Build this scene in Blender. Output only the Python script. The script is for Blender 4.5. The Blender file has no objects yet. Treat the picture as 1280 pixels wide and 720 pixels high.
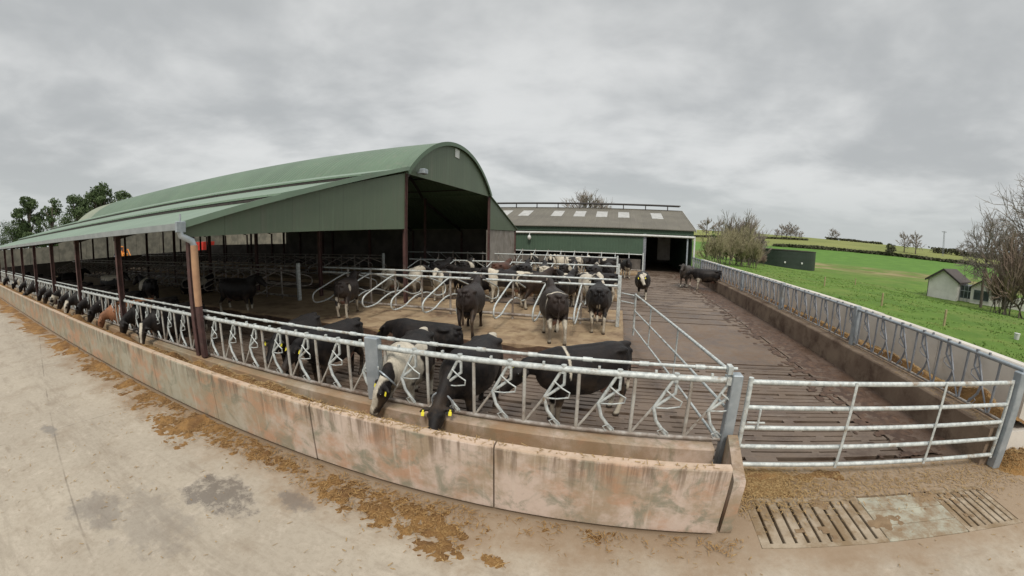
import bpy, bmesh, math, random
from mathutils import Vector, Matrix, noise
import numpy as np

random.seed(7)
rnd = random.Random(11)
scene = bpy.context.scene
COL = scene.collection
R = math.radians

# ------------------------------------------------------------------ helpers
WL = {}                                   # world location of every parent, for offsets


class MB:
    """collects shapes in world coordinates, then links them as ONE mesh object"""

    def __init__(self):
        self.v, self.f = [], []

    def add(self, vs, fs):
        b = len(self.v)
        self.v += [tuple(p) for p in vs]
        self.f += [tuple(b + i for i in q) for q in fs]
        return self

    def box(self, x0, x1, y0, y1, z0, z1):
        return self.add([(x0, y0, z0), (x1, y0, z0), (x1, y1, z0), (x0, y1, z0),
                         (x0, y0, z1), (x1, y0, z1), (x1, y1, z1), (x0, y1, z1)],
                        [(0, 3, 2, 1), (4, 5, 6, 7), (0, 1, 5, 4), (1, 2, 6, 5), (2, 3, 7, 6), (3, 0, 4, 7)])

    def cbox(self, x0, x1, y0, y1, z0, z1, c=0.015):
        """box with chamfered top and side edges"""
        vs = []
        for z, i in ((z0, c), (z0 + c, 0), (z1 - c, 0), (z1, c)):
            a, b, d, e = x0 + i, x1 - i, y0 + i, y1 - i
            k = c - i if i else c
            k = c if i == 0 else c * 0.6
            vs += [(a + k, d, z), (b - k, d, z), (b, d + k, z), (b, e - k, z),
                   (b - k, e, z), (a + k, e, z), (a, e - k, z), (a, d + k, z)]
        fs = [tuple(range(7, -1, -1)), tuple(range(24, 32))]
        for r in range(3):
            for i in range(8):
                j = (i + 1) % 8
                fs.append((r * 8 + i, r * 8 + j, r * 8 + 8 + j, r * 8 + 8 + i))
        return self.add(vs, fs)

    def tube(self, pts, r, n=8, r2=None):
        """round tube along a polyline; r may be a list"""
        pts = [Vector(p) for p in pts]
        m = len(pts)
        rs = list(r) if isinstance(r, (list, tuple)) else [r + ((r2 if r2 is not None else r) - r) * i / (m - 1) for i in range(m)]
        vs, fs = [], []
        prev = None
        for i, p in enumerate(pts):
            if i == 0:
                t = pts[1] - p
            elif i == m - 1:
                t = p - pts[i - 1]
            else:
                t = (pts[i + 1] - p).normalized() + (p - pts[i - 1]).normalized()
            if t.length < 1e-9:
                t = Vector((0, 0, 1))
            t.normalize()
            if prev is None:
                a = Vector((0, 0, 1)) if abs(t.z) < 0.9 else Vector((1, 0, 0))
                a = (a - t * a.dot(t)).normalized()
            else:
                a = (prev - t * prev.dot(t))
                a = a.normalized() if a.length > 1e-6 else t.orthogonal().normalized()
            prev = a
            b = t.cross(a)
            for k in range(n):
                w = 2 * math.pi * k / n
                vs.append(p + (a * math.cos(w) + b * math.sin(w)) * rs[i])
        for i in range(m - 1):
            for k in range(n):
                j = (k + 1) % n
                fs.append((i * n + k, i * n + j, (i + 1) * n + j, (i + 1) * n + k))
        fs.append(tuple(range(n - 1, -1, -1)))
        fs.append(tuple((m - 1) * n + k for k in range(n)))
        return self.add(vs, fs)

    def prism(self, poly, axis, a, b):
        """extrude a 2-D polygon along axis x (poly in y,z), y (poly in x,z) or z (poly in x,y)"""
        mk = {'x': lambda p, t: (t, p[0], p[1]), 'y': lambda p, t: (p[0], t, p[1]), 'z': lambda p, t: (p[0], p[1], t)}[axis]
        n = len(poly)
        vs = [mk(p, a) for p in poly] + [mk(p, b) for p in poly]
        fs = [tuple(range(n - 1, -1, -1)), tuple(range(n, 2 * n))]
        fs += [(i, (i + 1) % n, n + (i + 1) % n, n + i) for i in range(n)]
        return self.add(vs, fs)

    def strip(self, line, axis, a, b, th):
        """thin sheet following an open 2-D line, th thick, extruded along the axis"""
        lo = [(p[0], p[1] - th) for p in line]
        return self.prism(list(line) + lo[::-1], axis, a, b)

    def ellipsoid(self, c, r, n=10, m=6):
        c = Vector(c)
        vs = [c + Vector((0, 0, -r[2]))]
        for j in range(1, m):
            ph = -math.pi / 2 + math.pi * j / m
            for i in range(n):
                w = 2 * math.pi * i / n
                vs.append(c + Vector((math.cos(w) * math.cos(ph) * r[0], math.sin(w) * math.cos(ph) * r[1], math.sin(ph) * r[2])))
        vs.append(c + Vector((0, 0, r[2])))
        fs = [(0, 1 + (i + 1) % n, 1 + i) for i in range(n)]
        for j in range(m - 2):
            for i in range(n):
                a, b = 1 + j * n + i, 1 + j * n + (i + 1) % n
                fs.append((a, b, b + n, a + n))
        t = len(vs) - 1
        o = 1 + (m - 2) * n
        fs += [(o + i, o + (i + 1) % n, t) for i in range(n)]
        return self.add(vs, fs)

    def mesh(self, name, off=(0, 0, 0), smooth=False):
        me = bpy.data.meshes.new(name)
        o = off
        me.from_pydata([(p[0] - o[0], p[1] - o[1], p[2] - o[2]) for p in self.v], [], self.f)
        bm = bmesh.new()
        bm.from_mesh(me)
        bmesh.ops.recalc_face_normals(bm, faces=bm.faces)
        bm.to_mesh(me)
        bm.free()
        if smooth:
            me.polygons.foreach_set('use_smooth', [True] * len(me.polygons))
            try:
                me.set_sharp_from_angle(angle=R(50))
            except Exception:
                pass
        me.update()
        return me

    def build(self, name, mat, parent=None, loc=None, smooth=False):
        wl = Vector(loc) if loc is not None else (WL[parent.name] if parent is not None else Vector((0, 0, 0)))
        me = self.mesh(name, wl, smooth)
        me.materials.append(mat)
        o = bpy.data.objects.new(name, me)
        COL.objects.link(o)
        if parent is not None:
            o.parent = parent
            o.location = wl - WL[parent.name]
        else:
            o.location = wl
        WL[o.name] = wl.copy()
        return o


def tag(o, label=None, cat=None, group=None, kind=None):
    if label:
        o['label'] = label
    if cat:
        o['category'] = cat
    if group:
        o['group'] = group
    if kind:
        o['kind'] = kind
    return o


def thing(name, label, cat, loc=(0, 0, 0), group=None):
    o = bpy.data.objects.new(name, None)
    o.empty_display_size = 0.2
    COL.objects.link(o)
    o.location = loc
    WL[o.name] = Vector(loc)
    return tag(o, label, cat, group)


def inst(name, me, parent, wloc, rz=0.0):
    """one more part that shares mesh data"""
    o = bpy.data.objects.new(name, me)
    COL.objects.link(o)
    o.parent = parent
    o.location = Vector(wloc) - WL[parent.name]
    o.rotation_euler = (0, 0, rz)
    WL[o.name] = Vector(wloc)
    return o


def copy_tree(o, parent=None):
    c = o.copy()
    COL.objects.link(c)
    c.parent = parent
    for ch in o.children:
        copy_tree(ch, c)
    return c


def smooth01(t):
    t = max(0.0, min(1.0, t))
    return t * t * (3 - 2 * t)


# ------------------------------------------------------------------ materials
class NT:
    def __init__(self, mat):
        self.t = mat.node_tree
        self.n = self.t.nodes

    def new(self, typ, **kw):
        nd = self.n.new(typ)
        for k, v in kw.items():
            setattr(nd, k, v)
        return nd

    def link(self, a, b):
        self.t.links.new(a, b)

    def pos(self):
        return self.new('ShaderNodeNewGeometry').outputs['Position']

    def math(self, op, a, b=None, c=None, clamp=False):
        nd = self.new('ShaderNodeMath', operation=op, use_clamp=clamp)
        for i, x in enumerate((a, b, c)):
            if x is None:
                continue
            if isinstance(x, (int, float)):
                nd.inputs[i].default_value = x
            else:
                self.link(x, nd.inputs[i])
        return nd.outputs[0]

    def sep(self, v):
        nd = self.new('ShaderNodeSeparateXYZ')
        self.link(v, nd.inputs[0])
        return nd.outputs

    def scaled(self, v, s):
        nd = self.new('ShaderNodeVectorMath', operation='MULTIPLY')
        self.link(v, nd.inputs[0])
        nd.inputs[1].default_value = s
        return nd.outputs[0]

    def noise(self, v, scale, detail=6, rough=0.6, dist=0.0):
        nd = self.new('ShaderNodeTexNoise')
        self.link(v, nd.inputs['Vector'])
        nd.inputs['Scale'].default_value = scale
        nd.inputs['Detail'].default_value = detail
        nd.inputs['Roughness'].default_value = rough
        nd.inputs['Distortion'].default_value = dist
        return nd.outputs[0]

    def remap(self, x, a, b, c=0.0, d=1.0):
        nd = self.new('ShaderNodeMapRange')
        nd.interpolation_type = 'SMOOTHSTEP'
        self.link(x, nd.inputs[0])
        for i, k in enumerate((a, b, c, d)):
            nd.inputs[i + 1].default_value = k
        return nd.outputs[0]

    def mix(self, f, a, b, mode='MIX'):
        nd = self.new('ShaderNodeMix', data_type='RGBA', blend_type=mode)
        if isinstance(f, (int, float)):
            nd.inputs[0].default_value = f
        else:
            self.link(f, nd.inputs[0])
        for i, x in ((6, a), (7, b)):
            if isinstance(x, (tuple, list)):
                nd.inputs[i].default_value = (*x[:3], 1)
            else:
                self.link(x, nd.inputs[i])
        return nd.outputs[2]

    def bump(self, h, strength=0.5, dist=0.01):
        nd = self.new('ShaderNodeBump')
        nd.inputs['Strength'].default_value = strength
        nd.inputs['Distance'].default_value = dist
        self.link(h, nd.inputs['Height'])
        return nd.outputs[0]


def material(name):
    m = bpy.data.materials.new(name)
    m.use_nodes = True
    nt = NT(m)
    return m, nt, nt.n['Principled BSDF']


def M(name, c1, c2=None, scale=3.0, rough=0.8, metal=0.0, bump=0.0, bscale=40.0, spec=0.4, lo=0.35, hi=0.65, grime=None, gscale=0.8, glo=0.5, ghi=0.75):
    """plain weathered material: two tones mixed by noise, optional grime patches and bump"""
    m, nt, bs = material(name)
    p = nt.pos()
    c2 = c2 or tuple(x * 0.75 for x in c1)
    col = nt.mix(nt.remap(nt.noise(p, scale), lo, hi), c1, c2)
    if grime:
        col = nt.mix(nt.remap(nt.noise(p, gscale, 8, 0.7), glo, ghi), col, grime)
    nt.link(col, bs.inputs['Base Color'])
    bs.inputs['Roughness'].default_value = rough
    bs.inputs['Metallic'].default_value = metal
    bs.inputs['Specular IOR Level'].default_value = spec
    if bump:
        nt.link(nt.bump(nt.noise(p, bscale, 8, 0.7), bump, 0.02), bs.inputs['Normal'])
    return m


def corrugated(name, c1, c2, axis=0, pitch=0.2, rough=0.55, bump=0.35, grime=None, metal=0.0):
    m, nt, bs = material(name)
    p = nt.pos()
    s = nt.sep(p)
    col = nt.mix(nt.remap(nt.noise(nt.scaled(p, (0.35, 0.35, 0.7)), 1.0, 6), 0.35, 0.65), c1, c2)
    if grime:
        col = nt.mix(nt.math('MULTIPLY', nt.remap(nt.noise(nt.scaled(p, (3, 3, 0.3)), 1.0, 6), 0.5, 0.8), 0.6), col, grime)
    # sheet-to-sheet tone, one metre wide sheets
    sheet = nt.math('FLOOR', nt.math('MULTIPLY', s[axis], 0.93))
    wn = nt.new('ShaderNodeTexWhiteNoise', noise_dimensions='1D')
    nt.link(sheet, wn.inputs['W'])
    col = nt.mix(nt.math('MULTIPLY', wn.outputs['Value'], 0.10), col, (0.02, 0.02, 0.02))
    nt.link(col, bs.inputs['Base Color'])
    bs.inputs['Roughness'].default_value = rough
    bs.inputs['Metallic'].default_value = metal
    # lapped edge of every sheet, and rain streaks of lichen
    fr = nt.math('FRACT', nt.math('MULTIPLY', s[axis], 0.93))
    lap = nt.remap(fr, 0.035, 0.0)
    other = nt.scaled(p, (6, 0.25, 0.25) if axis == 0 else (0.25, 6, 0.25) if axis == 1 else (2, 2, 2))
    col2 = nt.mix(nt.math('MULTIPLY', lap, 0.35), col, (0.03, 0.035, 0.025))
    col2 = nt.mix(nt.math('MULTIPLY', nt.remap(nt.noise(other, 1.0, 6, 0.7), 0.5, 0.75), 0.22), col2, tuple(min(1, c * 1.5 + .03) for c in c1))
    col2 = nt.mix(nt.math('MULTIPLY', nt.remap(nt.noise(p, 0.9, 8, 0.75), 0.55, 0.75), 0.25), col2, tuple(c * .5 for c in c1))
    nt.link(col2, bs.inputs['Base Color'])
    w = nt.math('SINE', nt.math('MULTIPLY', s[axis], 2 * math.pi / pitch))
    nt.link(nt.bump(w, bump, 0.02), bs.inputs['Normal'])
    return m


MAT = {}
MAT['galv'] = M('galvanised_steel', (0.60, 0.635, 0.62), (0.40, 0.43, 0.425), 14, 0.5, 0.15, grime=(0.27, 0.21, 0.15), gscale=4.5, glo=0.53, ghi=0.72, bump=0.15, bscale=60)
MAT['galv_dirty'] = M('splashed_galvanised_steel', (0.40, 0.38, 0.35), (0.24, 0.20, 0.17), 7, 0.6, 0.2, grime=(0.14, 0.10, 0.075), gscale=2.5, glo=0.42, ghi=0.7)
MAT['galv_plate'] = M('galvanised_plate', (0.40, 0.44, 0.47), (0.30, 0.34, 0.37), 5, 0.45, 0.4, grime=(0.25, 0.21, 0.16), gscale=1.6, glo=0.55, ghi=0.8)
MAT['red_steel'] = M('oxide_red_steel', (0.105, 0.052, 0.047), (0.06, 0.033, 0.03), 4, 0.7, grime=(0.16, 0.13, 0.11), gscale=1.5, glo=0.55, ghi=0.8)
MAT['tan_pipe'] = M('tan_plastic_pipe', (0.44, 0.265, 0.155), (0.35, 0.20, 0.12), 3, 0.6)
MAT['white_plastic'] = M('white_plastic', (0.66, 0.67, 0.65), (0.54, 0.55, 0.53), 4, 0.45)
MAT['dark_steel'] = M('dark_steel', (0.055, 0.045, 0.042), (0.035, 0.03, 0.028), 4, 0.7)
MAT['clad'] = corrugated('green_cladding', (0.122, 0.160, 0.106), (0.108, 0.142, 0.094), 1, 0.2, bump=0.08, grime=(0.16, 0.155, 0.12))
MAT['clad_shed'] = corrugated('shed_green_cladding', (0.060, 0.105, 0.068), (0.052, 0.092, 0.060), 0, 0.25)
MAT['roof_green'] = corrugated('green_roof_sheets', (0.108, 0.170, 0.106), (0.092, 0.146, 0.092), 0, 0.25, 0.5, grime=(0.17, 0.19, 0.14))
MAT['roof_lean'] = corrugated('pale_green_roof_sheets', (0.190, 0.270, 0.195), (0.162, 0.235, 0.170), 0, 0.25, 0.45, grime=(0.22, 0.24, 0.19))
MAT['roof_under'] = M('roof_underside', (0.11, 0.10, 0.09), (0.07, 0.065, 0.06), 2, 0.8)
MAT['fibre_roof'] = corrugated('brown_fibre_cement', (0.160, 0.148, 0.122), (0.130, 0.120, 0.100), 0, 0.18, 0.9, 0.3, grime=(0.16, 0.15, 0.10))
MAT['rooflight'] = M('frosted_rooflight', (0.46, 0.46, 0.445), (0.36, 0.36, 0.345), 2, 0.5)
MAT['grey_concrete'] = M('grey_concrete', (0.30, 0.28, 0.25), (0.22, 0.20, 0.175), 1.2, 0.9, bump=0.25, grime=(0.15, 0.12, 0.09), gscale=0.9, glo=0.5, ghi=0.75)
MAT['pale_concrete'] = M('pale_concrete', (0.62, 0.585, 0.53), (0.52, 0.49, 0.44), 1.5, 0.9, bump=0.2, grime=(0.34, 0.28, 0.21), gscale=1.3, glo=0.56, ghi=0.8)
MAT['dark_wall'] = M('stained_concrete', (0.14, 0.125, 0.11), (0.09, 0.08, 0.07), 1.0, 0.9, bump=0.2)
MAT['bed'] = M('bed_rubber_and_lime', (0.36, 0.265, 0.165), (0.27, 0.19, 0.115), 1.6, 0.9, bump=0.35, bscale=25, grime=(0.11, 0.065, 0.04), gscale=0.7, glo=0.48, ghi=0.72)
MAT['muck'] = M('wet_manure', (0.115, 0.068, 0.044), (0.062, 0.036, 0.024), 5, 0.6, bump=0.7, bscale=22)
MAT['pit'] = M('slurry', (0.018, 0.014, 0.011), None, 2, 0.5)
MAT['timber'] = M('weathered_timber', (0.36, 0.31, 0.17), (0.27, 0.22, 0.12), 6, 0.9)
MAT['hoof'] = M('hoof_horn', (0.05, 0.04, 0.035), None, 8, 0.6)
MAT['tag_yellow'] = M('yellow_tag_plastic', (0.80, 0.72, 0.05), (0.72, 0.62, 0.04), 8, 0.4)
MAT['eye'] = M('eye_gloss', (0.012, 0.009, 0.008), None, 8, 0.12)
MAT['red_paint'] = M('red_machine_paint', (0.55, 0.035, 0.02), (0.42, 0.03, 0.02), 2, 0.4)
MAT['orange_paint'] = M('orange_machine_paint', (0.72, 0.25, 0.02), (0.6, 0.2, 0.02), 2, 0.4)
MAT['rubber'] = M('black_rubber', (0.02, 0.02, 0.02), None, 6, 0.8)
MAT['glass'] = M('dark_window_glass', (0.05, 0.06, 0.07), (0.10, 0.12, 0.14), 1.0, 0.1)
MAT['white_wall'] = M('white_render', (0.80, 0.78, 0.74), (0.70, 0.68, 0.64), 0.8, 0.85, grime=(0.34, 0.31, 0.26), gscale=0.6, glo=0.58, ghi=0.85)
MAT['slate'] = M('dark_slates', (0.075, 0.058, 0.05), (0.055, 0.045, 0.04), 1.5, 0.7)
MAT['tank'] = corrugated('dark_green_tank_sheets', (0.022, 0.036, 0.027), (0.017, 0.028, 0.021), 2, 1.2, 0.5, 0.2)
MAT['bark'] = M('grey_bark', (0.15, 0.125, 0.10), (0.10, 0.085, 0.07), 5, 0.9)
MAT['twig'] = M('brown_twigs', (0.25, 0.215, 0.185), (0.19, 0.16, 0.135), 1.5, 0.9)
MAT['twig_olive'] = M('olive_twigs', (0.30, 0.27, 0.165), (0.24, 0.215, 0.13), 0.6, 0.9)
MAT['twig_russet'] = M('russet_twigs', (0.25, 0.185, 0.145), (0.19, 0.14, 0.11), 0.8, 0.9)
MAT['needles'] = M('evergreen_leaves', (0.105, 0.15, 0.06), (0.065, 0.10, 0.04), 0.7, 0.8, lo=0.3, hi=0.7)
MAT['hedge'] = M('dark_hedge', (0.095, 0.098, 0.055), (0.065, 0.065, 0.038), 0.5, 0.9)


def mat_apron():
    m, nt, bs = material('yard_concrete')
    p = nt.pos()
    s = nt.sep(p)
    big = nt.noise(p, 0.28, 5, 0.6)
    mid = nt.noise(p, 1.3, 8, 0.68)
    fine = nt.noise(p, 14, 6, 0.7)
    col = nt.mix(nt.remap(big, 0.35, 0.65), (0.435, 0.380, 0.302), (0.375, 0.325, 0.258))
    col = nt.mix(nt.math('MULTIPLY', nt.remap(mid, 0.48, 0.70), 0.6), col, (0.28, 0.225, 0.165))
    col = nt.mix(nt.math('MULTIPLY', nt.remap(nt.noise(p, 3.7, 8, 0.75), 0.5, 0.72), 0.55), col, (0.54, 0.47, 0.385))
    col = nt.mix(nt.math('MULTIPLY', nt.remap(nt.noise(nt.scaled(p, (0.5, 2.2, 1)), 1.7, 7, 0.7), 0.52, 0.7), 0.45), col, (0.22, 0.175, 0.13))
    col = nt.mix(nt.math('MULTIPLY', nt.remap(nt.noise(p, 30, 3, 0.8), 0.62, 0.72), 0.5), col, (0.14, 0.105, 0.075))
    col = nt.mix(nt.math('MULTIPLY', nt.remap(fine, 0.42, 0.68), 0.26), col, (0.20, 0.16, 0.115))
    col = nt.mix(nt.math('MULTIPLY', nt.remap(nt.noise(p, 70, 2, 0.9), 0.5, 0.75), 0.18), col, (0.17, 0.14, 0.105))
    col = nt.mix(nt.math('MULTIPLY', nt.remap(nt.noise(p, 85, 2, 0.9), 0.55, 0.8), 0.15), col, (0.62, 0.55, 0.45))
    # tyre tracks: two broad scuffed lanes along the trough
    for ty_ in (1.15, -0.55):
        dd = nt.math('ABSOLUTE', nt.math('ADD', nt.math('ADD', s[1], nt.math('MULTIPLY', s[0], 0.05)), -ty_))
        lane = nt.math('MULTIPLY', nt.remap(dd, 0.34, 0.16), nt.remap(nt.noise(nt.scaled(p, (0.9, 5, 1)), 2.0, 5, 0.7), 0.42, 0.62))
        col = nt.mix(nt.math('MULTIPLY', lane, 0.30), col, (0.23, 0.19, 0.145))
    # brown soiling along the foot of the trough and in front of the gate
    nearw = nt.remap(nt.math('ADD', s[1], nt.math('MULTIPLY', nt.math('SUBTRACT', mid, 0.5), 2.2)), 2.2, 3.3)
    col = nt.mix(nt.math('MULTIPLY', nearw, 0.72), col, (0.25, 0.165, 0.095))
    # damp patches with a shape of their own
    wet = None
    for (cx, cy, rx, ry, k) in ((-4.2, 2.1, 0.55, 0.34, 0.95), (-4.55, 1.25, 0.8, 0.42, 0.38), (-3.25, 2.55, 0.24, 0.17, 0.8),
                                (-5.2, 0.9, 0.5, 0.3, 0.6), (-8.3, 1.1, 0.35, 0.12, 0.7), (-1.1, 1.9, 0.3, 0.14, 0.5)):
        dx = nt.math('DIVIDE', nt.math('SUBTRACT', s[0], cx), rx)
        dy = nt.math('DIVIDE', nt.math('SUBTRACT', s[1], cy), ry)
        d = nt.math('ADD', nt.math('MULTIPLY', dx, dx), nt.math('MULTIPLY', dy, dy))
        d = nt.math('ADD', d, nt.math('MULTIPLY', nt.math('SUBTRACT', nt.noise(p, 3.6, 8, 0.75), 0.5), 7.0))
        w = nt.math('MULTIPLY', nt.remap(d, 1.4, 0.2), k)
        wet = w if wet is None else nt.math('MAXIMUM', wet, w)
    col = nt.mix(nt.math('MULTIPLY', wet, 0.78), col, (0.135, 0.115, 0.10))
    # cast joints between the bays
    for (a, b, c) in ((0.17, 0.985, -0.25), (0.985, -0.17, -8.35), (0.985, -0.17, -4.35 - 9.0)):
        d = nt.math('ABSOLUTE', nt.math('ADD', nt.math('ADD', nt.math('MULTIPLY', s[0], a), nt.math('MULTIPLY', s[1], b)), -c))
        d = nt.math('ADD', d, nt.math('MULTIPLY', nt.math('SUBTRACT', nt.noise(p, 5, 3), 0.5), 0.03))
        col = nt.mix(nt.math('MULTIPLY', nt.math('MULTIPLY', nt.remap(d, 0.020, 0.004), 0.55), nt.remap(nt.noise(p, 0.8, 4), 0.40, 0.60)), col, (0.13, 0.105, 0.08))
    nt.link(col, bs.inputs['Base Color'])
    rg = nt.math('SUBTRACT', 0.85, nt.math('MULTIPLY', wet, 0.72))
    nt.link(rg, bs.inputs['Roughness'])
    h = nt.math('ADD', nt.math('MULTIPLY', fine, 0.4), mid)
    nt.link(nt.bump(h, 0.22, 0.02), bs.inputs['Normal'])
    return m


def mat_trough():
    m, nt, bs = material('trough_concrete')
    p = nt.pos()
    s = nt.sep(p)
    pink = nt.remap(nt.math('ADD', s[0], nt.math('MULTIPLY', nt.noise(p, 0.9), 2.0)), -5.5, -1.5)
    col = nt.mix(pink, (0.335, 0.315, 0.245), (0.52, 0.42, 0.355))
    col = nt.mix(nt.math('MULTIPLY', nt.remap(nt.noise(p, 1.4, 8, 0.7), 0.42, 0.62), 0.8), col, (0.285, 0.215, 0.135))
    col = nt.mix(nt.math('MULTIPLY', nt.remap(nt.noise(nt.scaled(p, (1.1, 1.1, 1.6)), 1.2, 7, 0.65), 0.47, 0.65), 0.75), col, (0.41, 0.225, 0.13))
    col = nt.mix(nt.math('MULTIPLY', nt.remap(nt.noise(p, 2.1, 7, 0.7, 1.0), 0.48, 0.64), 0.8), col, (0.205, 0.20, 0.145))
    # runs of dirt that come down from the lip
    drip = nt.noise(nt.scaled(p, (9, 9, 0.55)), 1.0, 5, 0.7)
    top = nt.remap(nt.math('ADD', s[2], nt.math('MULTIPLY', drip, 0.55)), 0.72, 1.18)
    run = nt.math('MULTIPLY', top, nt.remap(drip, 0.42, 0.62))
    col = nt.mix(nt.math('MULTIPLY', run, 0.8), col, (0.15, 0.105, 0.07))
    # pale vertical scuffs
    sc = nt.noise(nt.scaled(p, (16, 16, 1.1)), 1.0, 4, 0.6)
    col = nt.mix(nt.math('MULTIPLY', nt.remap(sc, 0.58, 0.76), 0.35), col, (0.60, 0.53, 0.45))
    lip = nt.remap(nt.math('ADD', s[2], nt.math('MULTIPLY', nt.noise(p, 7), 0.02)), 0.853, 0.872)
    col = nt.mix(nt.math('MULTIPLY', lip, 0.7), col, (0.54, 0.405, 0.30))
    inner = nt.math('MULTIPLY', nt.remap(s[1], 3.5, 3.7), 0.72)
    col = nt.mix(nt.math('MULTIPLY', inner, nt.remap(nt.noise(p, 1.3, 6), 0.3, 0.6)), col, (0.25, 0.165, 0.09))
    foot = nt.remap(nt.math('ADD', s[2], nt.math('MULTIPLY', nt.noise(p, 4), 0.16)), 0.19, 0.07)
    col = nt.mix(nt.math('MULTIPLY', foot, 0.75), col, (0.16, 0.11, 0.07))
    nt.link(col, bs.inputs['Base Color'])
    bs.inputs['Roughness'].default_value = 0.88
    nt.link(nt.bump(nt.noise(p, 26, 8, 0.7), 0.3, 0.015), bs.inputs['Normal'])
    return m


def mat_slats():
    m, nt, bs = material('soiled_slat_concrete')
    p = nt.pos()
    s = nt.sep(p)
    mid = nt.noise(p, 1.1, 8, 0.7)
    col = nt.mix(nt.remap(nt.noise(p, 0.35, 5), 0.35, 0.65), (0.188, 0.142, 0.108), (0.130, 0.094, 0.069))
    col = nt.mix(nt.math('MULTIPLY', nt.remap(mid, 0.46, 0.66), 0.8), col, (0.078, 0.047, 0.030))
    col = nt.mix(nt.math('MULTIPLY', nt.remap(nt.noise(nt.scaled(p, (0.5, 3, 1)), 1.6, 7, 0.7), 0.56, 0.76), 0.5), col, (0.30, 0.255, 0.215))
    # straw and dung trodden in between 9.6 m and 14 m and beside the kerb
    band = nt.math('MULTIPLY', nt.remap(s[1], 9.4, 9.9), nt.remap(s[1], 14.6, 13.6))
    sp = nt.remap(nt.noise(nt.scaled(p, (5, 5, 5)), 1.0, 8, 0.8), 0.42, 0.62)
    col = nt.mix(nt.math('MULTIPLY', nt.math('MULTIPLY', band, sp), 0.7), col, (0.155, 0.095, 0.055))
    edge = nt.remap(nt.math('ADD', s[0], nt.math('MULTIPLY', nt.math('SUBTRACT', mid, 0.5), 1.2)), 4.9, 5.7)
    col = nt.mix(nt.math('MULTIPLY', edge, 0.75), col, (0.085, 0.050, 0.034))
    nt.link(col, bs.inputs['Base Color'])
    col = nt.mix(nt.math('MULTIPLY', nt.remap(nt.noise(p, 9, 8, 0.8), 0.5, 0.7), 0.35), col, (0.06, 0.04, 0.03))
    nt.link(col, bs.inputs['Base Color'])
    nt.link(nt.remap(mid, 0.35, 0.62, 0.85, 0.33), bs.inputs['Roughness'])
    nt.link(nt.bump(nt.math('ADD', nt.noise(p, 18, 8, 0.75), nt.math('MULTIPLY', mid, 2.0)), 0.4, 0.02), bs.inputs['Normal'])
    return m


def mat_terrain():
    m, nt, bs = material('fields')
    p = nt.pos()
    s = nt.sep(p)
    d = nt.math('SQRT', nt.math('ADD', nt.math('MULTIPLY', s[0], s[0]), nt.math('MULTIPLY', s[1], s[1])))
    dn = nt.math('ADD', d, nt.math('MULTIPLY', nt.math('SUBTRACT', nt.noise(p, 0.03, 4), 0.5), 40.0))
    mid = nt.noise(p, 0.16, 8, 0.65)
    fine = nt.noise(p, 2.2, 8, 0.75)
    g = nt.mix(nt.remap(mid, 0.35, 0.65), (0.150, 0.240, 0.050), (0.108, 0.185, 0.040))
    g = nt.mix(nt.math('MULTIPLY', nt.remap(nt.noise(p, 0.07, 6, 0.65), 0.5, 0.68), 0.55), g, (0.20, 0.215, 0.075))
    g = nt.mix(nt.math('MULTIPLY', nt.remap(nt.noise(p, 0.5, 7, 0.7), 0.48, 0.70), 0.75), g, (0.21, 0.26, 0.07))
    g = nt.mix(nt.math('MULTIPLY', fine, 0.5), g, (0.05, 0.12, 0.015))
    rough = nt.mix(nt.remap(nt.noise(p, 0.12, 6), 0.4, 0.6), (0.27, 0.235, 0.115), (0.17, 0.165, 0.065))
    g2 = nt.mix(nt.remap(mid, 0.35, 0.65), (0.115, 0.22, 0.045), (0.095, 0.185, 0.04))
    olive = nt.mix(nt.remap(nt.noise(p, 0.02, 6), 0.35, 0.65), (0.23, 0.245, 0.085), (0.18, 0.205, 0.07))
    tan = nt.math('MULTIPLY', nt.remap(dn, 112, 135), nt.remap(nt.noise(p, 0.05, 5), 0.36, 0.55))
    col = nt.mix(tan, g, rough)
    col = nt.mix(nt.remap(dn, 165, 185), col, g2)
    col = nt.mix(nt.remap(d, 262, 268), col, olive)
    nt.link(col, bs.inputs['Base Color'])
    bs.inputs['Roughness'].default_value = 0.95
    bs.inputs['Specular IOR Level'].default_value = 0.15
    nt.link(nt.bump(nt.math('ADD', fine, nt.math('MULTIPLY', mid, 3)), 0.6, 0.2), bs.inputs['Normal'])
    return m


def mat_hide():
    m, nt, bs = material('cow_hide')
    at = nt.new('ShaderNodeAttribute', attribute_name='coat')
    tc = nt.new('ShaderNodeTexCoord').outputs['Object']
    n1 = nt.noise(nt.scaled(tc, (1, 1, 0.5)), 9, 6, 0.7)
    col = nt.mix(nt.math('MULTIPLY', nt.remap(nt.noise(tc, 2.6, 5, 0.65), 0.40, 0.68), 0.28), at.outputs['Color'], (0.036, 0.026, 0.021))
    col = nt.mix(nt.math('MULTIPLY', nt.remap(n1, 0.48, 0.74), 0.30), col, (0.060, 0.041, 0.030))
    hair = nt.noise(nt.scaled(tc, (1.6, 1, 0.3)), 55, 4, 0.7)
    col = nt.mix(nt.math('MULTIPLY', nt.remap(hair, 0.4, 0.7), 0.3), col, (0.02, 0.015, 0.012))
    nt.link(col, bs.inputs['Base Color'])
    bs.inputs['Roughness'].default_value = 0.5
    bs.inputs['Specular IOR Level'].default_value = 0.22
    bs.inputs['Sheen Weight'].default_value = 0.03
    bs.inputs['Sheen Roughness'].default_value = 0.4
    nt.link(nt.bump(nt.noise(nt.scaled(tc, (1, 1, 0.35)), 45, 6, 0.75), 0.5, 0.015), bs.inputs['Normal'])
    return m


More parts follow.
